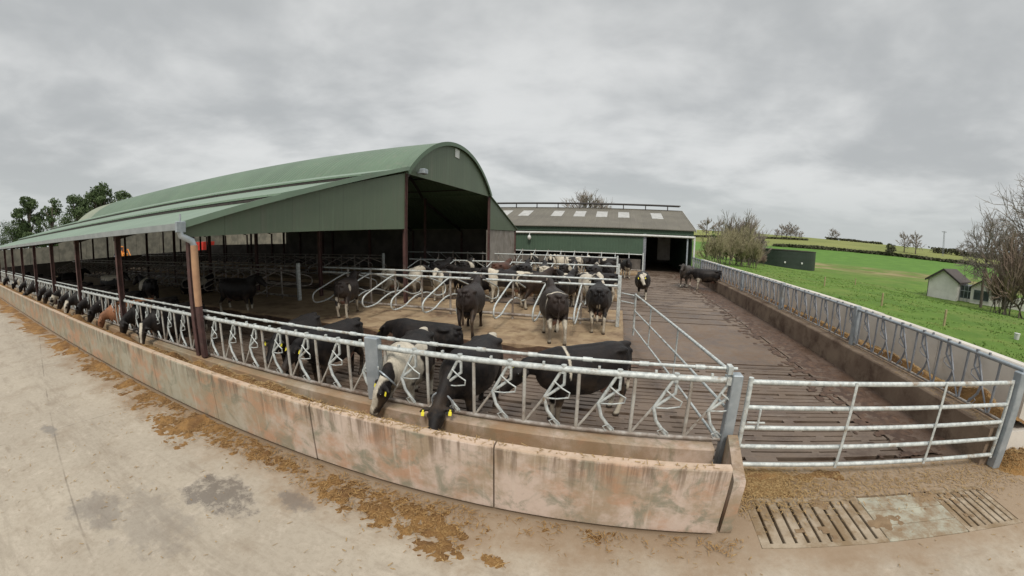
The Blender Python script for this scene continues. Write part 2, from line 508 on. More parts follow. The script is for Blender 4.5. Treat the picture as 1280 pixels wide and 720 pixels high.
def mat_straw():
    m, nt, bs = material('silage_and_straw')
    p = nt.pos()
    col = nt.mix(nt.remap(nt.noise(p, 2.0, 6), 0.35, 0.65), (0.31, 0.170, 0.056), (0.165, 0.082, 0.028))
    col = nt.mix(nt.math('MULTIPLY', nt.remap(nt.noise(p, 45, 4, 0.8), 0.52, 0.7), 0.7), col, (0.36, 0.24, 0.10))
    nt.link(col, bs.inputs['Base Color'])
    bs.inputs['Roughness'].default_value = 0.95
    nt.link(nt.bump(nt.noise(p, 60, 8, 0.8), 0.8, 0.03), bs.inputs['Normal'])
    return m


MAT['apron'] = mat_apron()
MAT['trough'] = mat_trough()
MAT['slats'] = mat_slats()
MAT['terrain'] = mat_terrain()
MAT['hide'] = mat_hide()
MAT['straw'] = mat_straw()
MAT['drain_concrete'] = M('drain_slat_concrete', (0.40, 0.33, 0.245), (0.31, 0.25, 0.18), 2.5, 0.9, bump=0.3, grime=(0.22, 0.155, 0.09), gscale=2.0, glo=0.40, ghi=0.60)
MAT['cover_concrete'] = M('pale_cover_concrete', (0.40, 0.385, 0.305), (0.33, 0.315, 0.25), 3, 0.85, bump=0.3, grime=(0.24, 0.175, 0.11), gscale=2.6, glo=0.40, ghi=0.60)
# ------------------------------------------------------------------ terrain
def terrain_h(x, y):
    r = math.hypot(x, y)
    right = smooth01((x - 8.0) / 50.0)
    z = -0.35 - 2.45 * right * smooth01((r - 8) / 60.0)
    if x < 8.0 or y < -10:
        z = min(z, -0.35)
    z += 0.55 * right * smooth01((x - 8) / 3.0) * (1 - smooth01((x - 20) / 30))
    hill = smooth01((r - 150) / 290.0) * (16.0 + 1.2 * math.sin(x * 0.011 + 1.0) + 0.8 * math.sin(y * 0.017)) * smooth01((y + 60) / 160)
    hill *= 0.15 + 0.85 * smooth01((x + 120) / 200)
    z += hill
    if x > 8:
        z += 0.10 * noise.noise(Vector((x * 0.15, y * 0.15, 0))) * smooth01((x - 8) / 6)
    return z


def axis(lo, hi, fine_lo, fine_hi, step, grow=1.12):
    xs = []
    x = fine_lo
    while x < fine_hi:
        xs.append(x)
        x += step
    s, x = step, xs[-1]
    while x < hi:
        s *= grow
        x += s
        xs.append(min(x, hi))
    s, x, left = step, fine_lo, []
    while x > lo:
        s *= grow
        x -= s
        left.append(max(x, lo))
    return left[::-1] + xs


tx = axis(-1500, 1500, -14, 80, 1.6)
ty = axis(-300, 1800, -12, 90, 2.0)
mb = MB()
mb.v = [(x, y, terrain_h(x, y)) for y in ty for x in tx]
nx = len(tx)
mb.f = [(j * nx + i, j * nx + i + 1, (j + 1) * nx + i + 1, (j + 1) * nx + i) for j in range(len(ty) - 1) for i in range(nx - 1)]
tag(mb.build('ground', MAT['terrain'], smooth=True), kind='structure')

# ------------------------------------------------------------------ yard slab in front of the trough, with the drain cut out
def sheet_with_holes(xs, ys, holes, z0, z1):
    m = MB()
    for i in range(len(xs) - 1):
        for j in range(len(ys) - 1):
            cx, cy = (xs[i] + xs[i + 1]) / 2, (ys[j] + ys[j + 1]) / 2
            if any(a < cx < b and c < cy < d for a, b, c, d in holes):
                continue
            m.add([(xs[i], ys[j], z1), (xs[i + 1], ys[j], z1), (xs[i + 1], ys[j + 1], z1), (xs[i], ys[j + 1], z1)], [(0, 1, 2, 3)])
    for a, b, c, d in holes:
        for p, q in (((a, c), (b, c)), ((b, c), (b, d)), ((b, d), (a, d)), ((a, d), (a, c))):
            m.add([(*p, z0), (*q, z0), (*q, z1), (*p, z1)], [(0, 1, 2, 3)])
    return m


DX0, DX1, DY0, DY1 = 1.80, 5.62, 3.20, 4.10
m = sheet_with_holes([-130, -60, -20, -8, 0, DX0, DX1, 8.2, 14], [-22, -8, 0, DY0, DY1, 4.86], [(DX0, DX1, DY0, DY1)], -0.34, 0.0)
m.add([(-130, 4.86, -0.34), (14, 4.86, -0.34), (14, 4.86, 0), (-130, 4.86, 0)], [(0, 1, 2, 3)])
m.add([(14, -22, -0.6), (14, 4.86, -0.6), (14, 4.86, 0), (14, -22, 0)], [(0, 1, 2, 3)])
tag(m.build('yard', MAT['apron']), kind='structure')
m = MB().add([(-52, 3.0, -0.30), (7.6, 3.0, -0.30), (7.6, 36, -0.30), (-52, 36, -0.30)], [(0, 1, 2, 3)])
tag(m.build('slurry_water', MAT['pit']), kind='structure')

# slatted feed passage: beams with real slots over the pit
m = MB()
SX0, SX1 = -50.0, 4.95
y = 4.88
k = 0
rj = random.Random(3)
while y < 9.2:
    gap = 0.046 if k % 7 else 0.11
    m.cbox(SX0, SX1, y, y + 0.128, -0.16, 0.0, 0.008)
    if y + 0.128 + gap < 9.3:
        x = 4.9 - 0.35 * (k % 2)
        while x > -15:
            w = 0.12 + rj.random() * (0.6 if rj.random() < 0.12 else 0.08)
            m.box(max(x - w, SX0), x, y + 0.126, y + 0.130 + gap, -0.14, -0.006)
            x -= 1.15
    y += 0.128 + gap
    k += 1
m.box(SX0, SX1, y, 9.37, -0.16, 0.0)
tag(m.build('slatted_floor', MAT['slats']), kind='structure')

# solid passage slabs with open joints, the strip beside the kerb and the bay at the gate
m = MB()
cuts = [9.40, 9.62, 14.33, 15.3, 16.28, 17.1, 17.88, 19.6, 20.5, 21.4, 22.3, 23.3, 24.4, 25.4, 27.6, 30.0, 32.4, 34.9]
for a, b in zip(cuts, cuts[1:]):
    m.box(-50, 4.95, a, b - (0.13 if a > 9.5 else 0.085), -0.2, 0.0)
yy = 4.88
for b in (7.0, 9.3, 11.6, 13.9, 16.5, 19, 22, 25, 28, 31, 34.9):
    m.box(4.985, 6.16, yy, b - 0.02, -0.2, 0.012)
    yy = b
m.box(-18.9, 6.42, 34.86, 42.4, -0.2, -0.004)
m.box(-18.9, 6.42, 42.42, 50.7, -0.2, -0.004)
tag(m.build('passage_floor', MAT['slats']), kind='structure')

# muck scraped along the edges and trodden feed
def patch_mesh(x0, x1, y0, y1, step, hfun, z0):
    """height field that exists only where hfun > 0 (a heap with a ragged outline)"""
    nx_, ny_ = max(2, int((x1 - x0) / step)), max(2, int((y1 - y0) / step))
    hs = {}
    for j in range(ny_ + 1):
        for i in range(nx_ + 1):
            x, y = x0 + (x1 - x0) * i / nx_, y0 + (y1 - y0) * j / ny_
            hs[i, j] = (x, y, hfun(x, y))
    m = MB()
    ids = {}

    def vid(k):
        if k not in ids:
            x, y, h = hs[k]
            ids[k] = len(m.v)
            m.v.append((x, y, z0 + max(h, -0.004)))
        return ids[k]
    for j in range(ny_):
        for i in range(nx_):
            q = [(i, j), (i + 1, j), (i + 1, j + 1), (i, j + 1)]
            if max(hs[k][2] for k in q) > 0:
                m.f.append(tuple(vid(k) for k in q))
    return m


def fbm(x, y, s=1.0, seed=0.0):
    return noise.fractal(Vector((x * s, y * s, seed)), 0.9, 2.1, 5)


def muck_h(x, y):
    e = math.exp(-((x - 5.35 + 0.25 * fbm(y, 0, 0.6)) / 0.42) ** 2)
    return 0.035 * e + 0.05 * fbm(x, y, 4.5, 3) + 0.02 * fbm(x, y, 1.1, 8) - 0.022


mm = patch_mesh(4.4, 6.14, 5.0, 33, 0.06, muck_h, 0.014)
tag(mm.build('scraped_muck', MAT['muck'], smooth=True), kind='stuff')


def muck2(x, y):
    return 0.03 * fbm(x, y, 2.1, 9) - 0.012 + 0.045 * math.exp(-((y - 9.3) / 0.4) ** 2)


mm = patch_mesh(-14, 1.2, 8.6, 9.36, 0.07, muck2, 0.004)
tag(mm.build('kerb_muck', MAT['muck'], smooth=True), kind='stuff')

# cubicle beds (raised platforms)
def bed(name, x0, x1, y0, y1):
    m = MB()
    m.cbox(x0, x1, y0, y1, 0.0, 0.20, 0.02)
    o = m.build(name, MAT['bed'])
    return tag(o, kind='structure')


bed('bed_platform', -50, 0.28, 9.43, 15.05)
bed('bed_platform', -50, 0.20, 18.3, 22.9)
bed('bed_platform', -50, 0.20, 25.6, 28.4)
bed('bed_platform', -30, 2.0, 31.6, 34.3)
# muck splashed up the face of the first platform
m = MB()
seg = 160
for i in range(seg):
    xa, xb = -30 + 30.2 * i / seg, -30 + 30.2 * (i + 1) / seg
    ha = 0.13 + 0.09 * fbm(xa, 0, 1.4, 5)
    hb = 0.13 + 0.09 * fbm(xb, 0, 1.4, 5)
    m.add([(xa, 9.424, 0.0), (xb, 9.424, 0.0), (xb, 9.424, hb), (xa, 9.424, ha)], [(0, 1, 2, 3)])
tag(m.build('muck_splash', MAT['muck']), kind='stuff')

# lime, straw and dung on the first platform
def bed_h(x, y):
    return 0.035 * fbm(x, y, 0.9, 21) - 0.006 - 0.05 * smooth01((9.6 - y) / 0.15)


mm = patch_mesh(-11, 0.2, 9.46, 15.0, 0.08, bed_h, 0.203)
tag(mm.build('bedding_straw', M('trodden_bedding', (0.38, 0.285, 0.175), (0.26, 0.18, 0.105), 2.2, 0.95, bump=0.6, bscale=40, grime=(0.16, 0.10, 0.06), gscale=1.2, glo=0.5, ghi=0.7), smooth=True), kind='stuff')

# ------------------------------------------------------------------ drain in the apron
def slot_panel(x0, x1, y0, y1, n, label):
    t = thing('slotted_drain', label, 'drain cover', (x0, y0, -0.12))
    MB().box(x0, x1, y0, y0 + 0.07, -0.12, 0.0015).build('edge_beam', MAT['drain_concrete'], t)
    MB().box(x0, x1, y1 - 0.07, y1, -0.12, 0.0015).build('edge_beam', MAT['drain_concrete'], t)
    w = (x1 - x0 - (n) * 0.034) / (n + 1)
    x = x0
    for i in range(n + 1):
        mb_ = MB().cbox(x, x + w, y0 + 0.071, y1 - 0.071, -0.12, -0.002 - 0.003 * (i % 2), 0.006)
        mb_.build('slat', MAT['drain_concrete'], t)
        x += w + 0.034
    return t


def drain_muck(x, y):
    if not (DX0 < x < DX1 and DY0 < y < DY1):
        return -1
    return 0.02 * fbm(x, y, 2.4, 15) + 0.012 * fbm(x, y, 9, 16) - 0.014


mm = patch_mesh(DX0, DX1, DY0, DY1, 0.03, drain_muck, 0.004)
tag(mm.build('smeared_muck', M('dried_muck', (0.26, 0.18, 0.105), (0.19, 0.125, 0.07), 6, 0.95, bump=0.5, bscale=60), smooth=True), kind='stuff')
slot_panel(1.806, 3.395, 3.206, 4.094, 10, 'soiled concrete drain panel with ten open slots, beside the end of the trough')
slot_panel(4.63, 5.614, 3.206, 4.094, 7, 'smaller slotted concrete drain panel in front of the right gate post')
t = thing('manhole_cover', 'pale greenish concrete lid of three planks between the two slotted drain panels', 'drain cover', (3.4, 3.22, -0.12))
for i in range(3):
    a = 3.225 + i * 0.285
    MB().cbox(3.403, 4.622, a - .012, a + 0.264, -0.12, 0.002, 0.006).build('plank', MAT['cover_concrete'], t)

# ------------------------------------------------------------------ loose straw and silage
def flakes(n, sampler, lmin=0.02, lmax=0.075, w=0.0035):
    m = MB()
    for _ in range(n):
        q = sampler()
        if q is None:
            continue
        x, y, z = q
        a = rnd.random() * math.pi * 2
        l = rnd.uniform(lmin, lmax)
        d = Vector((math.cos(a), math.sin(a), rnd.uniform(-0.12, 0.3))) * l * 0.5
        s = Vector((-math.sin(a), math.cos(a), rnd.uniform(-0.3, 0.3))) * rnd.uniform(0.5, 1.4) * w
        c = Vector((x, y, z + 0.008 + abs(d.z)))
        m.add([c - d - s, c + d - s, c + d + s, c - d + s], [(0, 1, 2, 3)])
    return m


MAT['straw_pale'] = M('pale_straw', (0.40, 0.275, 0.125), (0.25, 0.15, 0.06), 30, 0.9)


def spill_w(x, y):
    """how much feed lies on the apron at this spot"""
    d = 3.30 - y
    if d < -0.02 or x > 1.7:
        return -1
    reach = 0.12 + 0.5 * fbm(x, 1.0, 0.75, 2)
    if x < -6:
        reach += 0.22 + 0.012 * (-x)
    w = reach - d + 0.55 * fbm(x, y, 2.6, 7)
    # heaps that were measured on the apron: near the second joint and left of it
    if x > -3.6:
        w = -0.2 + 0.4 * fbm(x, y, 3, 8) + (0.12 - d)
    for cx, cy, rx, ry in ((-2.95, 3.0, 0.55, 0.26), (-2.3, 2.95, 0.6, 0.30), (-1.65, 2.88, 0.5, 0.32), (-1.5, 2.68, 0.3, 0.22), (-4.6, 3.05, 0.5, 0.2), (-3.9, 3.08, 0.35, 0.18), (-6.6, 2.75, 0.8, 0.25), (-5.3, 2.95, 0.3, 0.15), (-0.9, 2.62, 0.14, 0.06), (-0.55, 1.72, 0.28, 0.14)):
        k = 1.1 - ((x - cx) / rx) ** 2 - ((y - cy) / ry) ** 2 + 0.8 * fbm(x, y, 3.0, 4) + 1.1 * fbm(x, y, 9.0, 2)
        w = max(w, 0.36 * k)
    return w


mm = patch_mesh(-16, 1.6, 1.4, 3.36, 0.028, lambda x, y: 0.075 * spill_w(x, y) + 0.03 * fbm(x, y, 11, 1) - 0.018, 0.001)
tag(mm.build('spilled_silage', MAT['straw'], smooth=True), kind='stuff')
mm = patch_mesh(-60, -16, 1.0, 3.33, 0.2, lambda x, y: 0.07 * spill_w(x, y) - 0.008, 0.001)
tag(mm.build('spilled_silage', MAT['straw'], smooth=True), kind='stuff')


def spill_sample():
    x = -14 + 15.6 * math.sqrt(rnd.random())
    y = 3.32 - abs(rnd.gauss(0, 0.5))
    if spill_w(x, y) + rnd.gauss(0, 0.22) < 0.05:
        return None
    return x, y, 0.02


tag(flakes(13000, spill_sample).build('straw_litter', M('stained_straw', (0.36, 0.225, 0.09), (0.20, 0.11, 0.042), 25, 0.95)), kind='stuff')


def mound_sample():
    x, y = rnd.gauss(7.0, .45), rnd.gauss(4.6, .35)
    h = gate_h(x, y)
    return (x, y, h) if h > 0.02 and x > 6.5 and y < 5.1 else None


def gate_sample():
    if rnd.random() < 0.6:
        x, y = rnd.gauss(2.0, 0.45), rnd.gauss(4.35, 0.28)
    else:
        x, y = rnd.uniform(1.5, 6.6), rnd.gauss(4.35, 0.30)
    if DX0 < x < DX1 and DY0 < y < DY1 and rnd.random() < 0.55:
        return None
    if (y > 4.8 and x < 6.5) or (x < 1.65 and y > 3.3):
        return None
    return x, y, 0.006


tag(flakes(9000, gate_sample).build('gateway_straw', MAT['straw_pale']), kind='stuff')


def gate_h(x, y):
    k = 1 - ((x - 2.1) / 0.75) ** 2 - ((y - 4.45) / 0.36) ** 2
    k2 = 0.75 - ((x - 3.4) / 0.7) ** 2 - ((y - 4.62) / 0.16) ** 2
    k3 = 0.9 - ((x - 7.0) / 0.62) ** 2 - ((y - 4.62) / 0.5) ** 2
    return 0.018 * max(k, k2, -0.6) + (0.30 * max(k3, 0) * (1 + .6 * fbm(x, y, 3.5, 3))) + 0.02 * fbm(x, y, 4, 6) - 0.008


tag(flakes(2600, mound_sample, .03, .1, .0035).build('mound_straw', MAT['straw_pale']), kind='stuff')
mm = patch_mesh(1.6, 7.8, 4.11, 5.15, 0.05, gate_h, 0.002)
tag(mm.build('gateway_silage', MAT['straw'], smooth=True), kind='stuff')


def yard_sample():
    x, y = rnd.uniform(-10, 8), rnd.uniform(-0.5, 3.3)
    if fbm(x, y, 1.2, 12) < 0.05 and rnd.random() < 0.8:
        return None
    if DX0 < x < DX1 and DY0 < y < DY1:
        return None
    return x, y, 0.0


tag(flakes(1500, yard_sample, 0.02, 0.07, 0.004).build('scattered_straw', MAT['straw_pale']), kind='stuff')


# tufts and rank grass in the near field
def tuft_sample():
    az, r = R(rnd.uniform(14, 60)), 13 + 75 * rnd.random() ** 1.6
    x, y = r * math.sin(az), r * math.cos(az)
    if x < 8.2 or fbm(x, y, .35, 31) < -.12 + .25 * rnd.random():
        return None
    return x, y, terrain_h(x, y)


mg = MB()
for _ in range(15000):
    q = tuft_sample()
    if q is None:
        continue
    c = Vector(q)
    far_ = max(1.0, c.xy.length / 30)
    for _k in range(3):
        a_ = rnd.random() * 6.28
        l_, h_ = rnd.uniform(.03, .07) * far_, rnd.uniform(.05, .13)
        d_ = Vector((math.cos(a_), math.sin(a_), 0))
        b_ = c + Vector((rnd.gauss(0, .08), rnd.gauss(0, .08), -.03))
        mg.add([b_ - d_ * l_, b_ + d_ * l_, b_ + Vector((rnd.gauss(0, .06), rnd.gauss(0, .06), h_))], [(0, 1, 2)])
tag(mg.build('grass_tufts', M('rank_grass', (0.165, 0.27, 0.052), (0.115, 0.21, 0.038), 0.8, 0.9, grime=(0.27, 0.25, 0.10), gscale=0.5, glo=0.5, ghi=0.7)), kind='stuff')
# ------------------------------------------------------------------ front trough
t = thing('feed_trough', 'long weathered precast concrete feed trough along the front of the yard', 'feed trough', (1.3, 3.4, 0))
edges = [1.31, -1.10, -3.60, -5.90, -8.20, -10.4] + [-10.4 - 2.4 * k for k in range(1, 21)]
for i, (b, a) in enumerate(zip(edges, edges[1:])):
    m = MB()
    dz = rj.uniform(-0.008, 0.008)
    dy = rj.uniform(-0.006, 0.006)
    x0, x1 = a + 0.009, b - 0.009
    # front wall with a slightly rounded lip, foot set back a little
    prof = [(3.353 + dy, 0.065), (3.353 + dy, 0.835 + dz), (3.372 + dy, 0.868 + dz), (3.45 + dy, 0.872 + dz), (3.468 + dy, 0.85 + dz), (3.50, 0.30), (4.40, 0.27), (4.40, 0.012), (3.43 + dy, 0.012), (3.43 + dy, 0.065)]
    m.prism(prof, 'x', x0, x1)
    m.build('wall_panel', MAT['trough'], t)
m = MB().prism([(4.405, 0.0), (4.405, 0.48), (4.425, 0.50), (4.70, 0.50), (4.72, 0.48), (4.72, 0.0)], 'x', -58, 1.40)
m.build('kerb', MAT['trough'], t)
# end block: a slab on edge, leaning out a little
m = MB()
m.prism([(3.44, 0.012), (3.44, 0.62), (3.46, 0.67), (4.47, 0.68), (4.51, 0.64), (4.51, 0.012)], 'x', 0, 0.13)
m.v = [(1.375 + p[0] + 0.17 * (p[1] - 3.44), p[1], p[2]) for p in m.v]
m.build('end_block', MAT['trough'], t)

def feed_h(x, y):
    c = math.exp(-((y - 3.86) / 0.34) ** 2)
    amt = 0.34 if x < -4.3 else (0.22 * smooth01((-1.7 - x) / 0.7))
    h = amt * c * (1.0 + 0.5 * fbm(x, 0, 1.1, 3)) + 0.06 * fbm(x, y, 3.2, 5)
    for cx, w in ((-2.35, 0.45), (-3.2, 0.4), (-6.2, 0.8)):
        h += 0.24 * math.exp(-((x - cx) / w) ** 2 - ((y - 3.66) / 0.22) ** 2)
    h *= smooth01((y - 3.485) / .05) * smooth01((4.405 - y) / .08)
    return h if x < -1.2 else h - 0.03


m = patch_mesh(-12, 1.2, 3.49, 4.40, 0.05, feed_h, 0.30)
tag(m.build('silage_feed', MAT['straw'], smooth=True), kind='stuff')
m = patch_mesh(-58, -12, 3.49, 4.40, 0.14, feed_h, 0.30)
tag(m.build('silage_feed', MAT['straw'], smooth=True), kind='stuff')


def feed_sample():
    x = -10 + 11 * rnd.random()
    y = rnd.uniform(3.5, 4.35)
    h = feed_h(x, y)
    if h < 0.0 or (x > -1.2 and rnd.random() < 0.7):
        return None
    return x, y, 0.30 + h


tag(flakes(6500, feed_sample, 0.03, 0.09, 0.005).build('feed_litter', MAT['straw_pale']), kind='stuff')
# wisps lying on the lip
tag(flakes(420, lambda: (rnd.uniform(-9, 1.2) if rnd.random() < 0.5 else rnd.gauss(-2.6, 0.7), rnd.uniform(3.36, 3.47), 0.872), 0.02, 0.08, 0.004).build('lip_straw', MAT['straw_pale']), kind='stuff')

# ------------------------------------------------------------------ feed barriers
MAT['galv_splash'] = M('splashed_tube', (0.50, 0.49, 0.45), (0.36, 0.33, 0.29), 6, 0.6, 0.15, grime=(0.17, 0.12, 0.085), gscale=3.5, glo=0.5, ghi=0.7)


def yoke_parts(pitch, z0, z1):
    """one feeding place at the origin along +x: fixed upright + locking bars (front side is -y)"""
    h = z1 - z0
    P = lambda a, b, y=0.0: (a * pitch, y, z0 + b * h)
    up = MB().tube([P(0, 0), P(0, 1)], 0.024, 8)
    up.tube([P(0.03, 0.0, .02), P(0.38, 0.47, .02)], 0.017, 6)
    lk = MB()
    J, N = P(0.70, 1.0), P(0.38, 0.47)
    lk.tube([J, N], 0.021, 8)
    lk.tube([P(0.74, 1.0), P(0.74, 0.74), N], 0.021, 8)
    lk.tube([N, P(0.45, 0.25), P(0.66, 0.01)], 0.024, 8)
    lp = MB().tube([P(0.56, 0.79, -.03), P(0.72, 0.69, -.05), P(0.86, 0.63, -.06), P(0.84, 0.54, -.05), P(0.62, 0.49, -.03), N], 0.010, 6)
    lp.tube([P(0.56, 0.0, -.02), P(0.50, 0.09, -.04), P(0.60, 0.14, -.04), P(0.70, 0.06, -.03), P(0.70, 0.0, -.02)], 0.008, 5)
    co = MB().tube([P(0.72, 0.93), P(0.72, 1.07)], 0.036, 8)
    co.box(0.35 * pitch - .015, 0.35 * pitch + .015, -.02, .02, z1 + .02, z1 + .075)
    lk.add(lp.v, lp.f).add(co.v, co.f)
    return up, lk


def link_parts(parts, parent, mats):
    out = []
    for (nm, mb_), mt in zip(parts, mats):
        me = mb_.mesh(nm, smooth=True)
        me.materials.append(mt)
        out.append((nm, me))
    return out


BY = 4.60
t = thing('feed_barrier', 'long galvanised self-locking feed barrier standing on the kerb of the front trough', 'feed barrier', (1.55, BY, 0.5))
Z0, Z1 = 0.56, 1.355
m = MB().tube([(-58, BY, Z1), (1.60, BY, Z1)], 0.042, 10)
m.build('neck_rail', MAT['galv'], t, smooth=True)
m = MB()
m.tube([(-58, BY + .05, 1.49), (1.58, BY + .05, 1.49)], 0.021, 8)
x = 1.1
while x > -20:
    m.tube([(x - .06, BY + .05, 1.49), (x + .06, BY + .05, 1.49)], 0.031, 8)
    x -= 0.7
m.build('top_rail', MAT['galv'], t, smooth=True)
MB().tube([(-58, BY, 0.545), (1.58, BY, 0.545)], 0.030, 8).build('bottom_rail', MAT['galv_dirty'], t, smooth=True)
up, lk = yoke_parts(0.70, 0.56, Z1)
lib = link_parts([('upright', up), ('locking_bar', lk)], t, [MAT['galv_splash'], MAT['galv']])
xs = [1.01 - 0.70 * k for k in range(82)]
for i, x in enumerate(xs):
    if any(abs(x + 0.1 - px) < 0.02 for px in (-3.4,)):
        continue
    u = inst('yoke', lib[0][1], t, (x, BY, 0))
    b = inst('locking_bar', lib[1][1], u, (x, BY, 0))
# posts: folded steel plates
MB().cbox(-3.52, -3.29, BY - .07, BY + .07, 0.50, 1.50, 0.012).build('post', MAT['galv_plate'], t)
MB().cbox(1.50, 1.64, BY - .07, BY + .08, 0.0, 1.44, 0.012).build('post', MAT['galv_plate'], t)
for z in (1.355, 1.49):
    MB().box(1.44, 1.50, BY - .05, BY + .08, z - .05, z + .05).build('clamp', MAT['galv'], t)

# right-hand barrier along the passage
t = thing('feed_barrier', 'galvanised feed barrier along the right side of the passage, before the pale wall', 'feed barrier', (6.45, 4.5, 0.62))
RX = 6.45
MB().prism([(6.15, 0.0), (6.15, 0.60), (6.17, 0.63), (6.56, 0.63), (6.56, 0.0)], 'y', 4.62, 34.3).build('kerb', M('kerb_concrete', (0.235, 0.175, 0.125), (0.17, 0.12, 0.085), 1.6, 0.85, bump=0.35, bscale=18, grime=(0.085, 0.052, 0.035), gscale=1.2, glo=0.45, ghi=0.66), t)
MB().tube([(RX, 4.52, 1.555), (RX, 34.3, 1.555)], 0.036, 10).build('neck_rail', MAT['galv_plate'], t, smooth=True)
MB().tube([(RX, 4.52, 0.69), (RX, 34.3, 0.69)], 0.028, 8).build('bottom_rail', MAT['galv_dirty'], t, smooth=True)
MAT['galv_dull'] = M('dull_galvanised_steel', (0.27, 0.285, 0.31), (0.19, 0.20, 0.22), 6, 0.55, 0.35)  # darker, bluish galvanised tone
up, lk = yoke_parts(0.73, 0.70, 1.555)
lib2 = link_parts([('upright', up), ('locking_bar', lk)], t, [MAT['galv_dull']] * 2)
for k in range(40):
    y = 5.0 + 0.73 * k
    if any(abs(y - py) < 0.12 for py in (9.6, 14.74, 19.9, 25.0, 30.1)):
        continue
    u = inst('yoke', lib2[0][1], t, (RX, y, 0), R(90))
    b = inst('locking_bar', lib2[1][1], u, (RX, y, 0))
for py in (9.6, 14.74, 19.9, 25.0, 30.1):
    MB().cbox(RX - .08, RX + .08, py - .075, py + .075, 0.62, 1.64, 0.012).build('post', MAT['galv_plate'], t)

t = thing('trough_wall', 'tall pale concrete wall behind the right-hand feed barrier, at the edge of the grass', 'wall', (7.4, 4.3, 0))
ey = [5.0 + 2.45 * k for k in range(13)]
for a, b in zip(ey, ey[1:]):
    dz = rj.uniform(-.01, .01)
    MB().prism([(7.36, 0.0), (7.36, 1.40 + dz), (7.38, 1.425 + dz), (7.58, 1.43 + dz), (7.60, 1.41 + dz), (7.60, -1.2), (7.36, -1.2)], 'y', a + .008, b - .008).build('wall_panel', MAT['pale_concrete'], t)
MB().box(6.57, 7.355, 4.64, 34.3, 0.0, 0.52).build('trough_floor', MAT['pale_concrete'], t)


def rfeed(x, y):
    e = math.exp(-((x - 6.66) / 0.30) ** 2)
    return (0.07 + 0.16 * e * (1 + 0.5 * fbm(y, 0, 0.8, 4)) + 0.05 * fbm(x, y, 2.6, 6) + 0.02 * fbm(x, y, 9, 2) + 0.14 * math.exp(-((x - 6.8) / .35) ** 2 - ((y - 5.6) / .6) ** 2)) * smooth01((x - 6.56) / .14) * smooth01((7.36 - x) / .1)


mm = patch_mesh(6.565, 7.35, 4.66, 20, 0.06, rfeed, 0.52)
tag(mm.build('passage_feed', MAT['straw'], smooth=True), kind='stuff')
mm = patch_mesh(6.565, 7.35, 20, 34, 0.2, rfeed, 0.52)
tag(mm.build('passage_feed', MAT['straw'], smooth=True), kind='stuff')
tag(flakes(9000, lambda: (lambda x, y: (x, y, 0.52 + rfeed(x, y)) if rfeed(x, y) > 0 else None)(rnd.uniform(6.57, 7.2), rnd.uniform(4.8, 14)), 0.03, 0.10, 0.003).build('kerb_straw', MAT['straw_pale']), kind='stuff')

tag(flakes(1600, lambda: (rnd.uniform(6.16, 6.55), 4.7 + 20 * rnd.random() ** 1.5, .632), .03, .09, .003).build('kerb_top_straw', MAT['straw_pale']), kind='stuff')

# ------------------------------------------------------------------ gate across the passage
GY = 4.55
t = thing('field_gate', 'closed five-bar galvanised gate across the right end of the yard', 'gate', (1.75, GY, 0.2))
for i, z in enumerate((1.365, 1.030, 0.752, 0.482, 0.215)):
    MB().tube([(1.745, GY, z), (6.27, GY, z)], 0.030 if i else 0.033, 10).build('rail', MAT['galv'], t, smooth=True)
for x in (3.23, 4.79):
    MB().cbox(x - .022, x + .022, GY - .045, GY - .031, 0.18, 1.40, 0.004).build('upright', MAT['galv'], t)
MB().tube([(1.745, GY, 0.16), (1.745, GY, 1.42)], 0.034, 10).build('hinge_stile', MAT['galv'], t, smooth=True)
MB().tube([(6.27, GY, 0.17), (6.27, GY, 1.40)], 0.030, 10).build('stile', MAT['galv'], t, smooth=True)
m = MB().tube([(1.78, GY - .04, 0.84), (2.02, GY - .04, 0.84)], 0.014, 6)
m.tube([(1.93, GY - .04, 0.752), (1.93, GY - .04, 1.02)], 0.016, 6)
m.build('latch', MAT['galv'], t, smooth=True)
MB().cbox(6.33, 6.49, GY - .09, GY + .07, 0.0, 1.53, 0.012).build('gate_post', MAT['galv_plate'])
tag(bpy.data.objects['gate_post'], 'heavy square galvanised post that carries the right end of the five-bar gate', 'post')

# dividing gate between the front barrier and the first cubicles
t = thing('dividing_gate', 'slim three-rail galvanised gate slanting from the barrier end post back to the cubicles', 'gate', (1.5, 4.75, 0))
A, B = Vector((1.52, 4.74, 0)), Vector((0.56, 11.2, 0))
for i, z in enumerate((1.42, 0.95, 0.45)):
    MB().tube([A + Vector((0, 0, z)), B + Vector((0, 0, z - .03))], 0.026 if i == 0 else 0.021, 8).build('rail', MAT['galv'], t, smooth=True)
for f in (0.36, 0.70):
    p = A.lerp(B, f)
    MB().tube([p + Vector((0, 0, .45)), p + Vector((0, 0, 1.41))], 0.017, 6).build('upright', MAT['galv'], t, smooth=True)
MB().tube([B + Vector((0, 0, 0.2)), B + Vector((0, 0, 1.42))], 0.03, 8).build('end_stile', MAT['galv'], t, smooth=True)
for z in (1.36, 1.12):
    MB().tube([B + Vector((0, 0, z)), (0.16, 11.6, z)], 0.02, 8).build('return_rail', MAT['galv'], t, smooth=True)

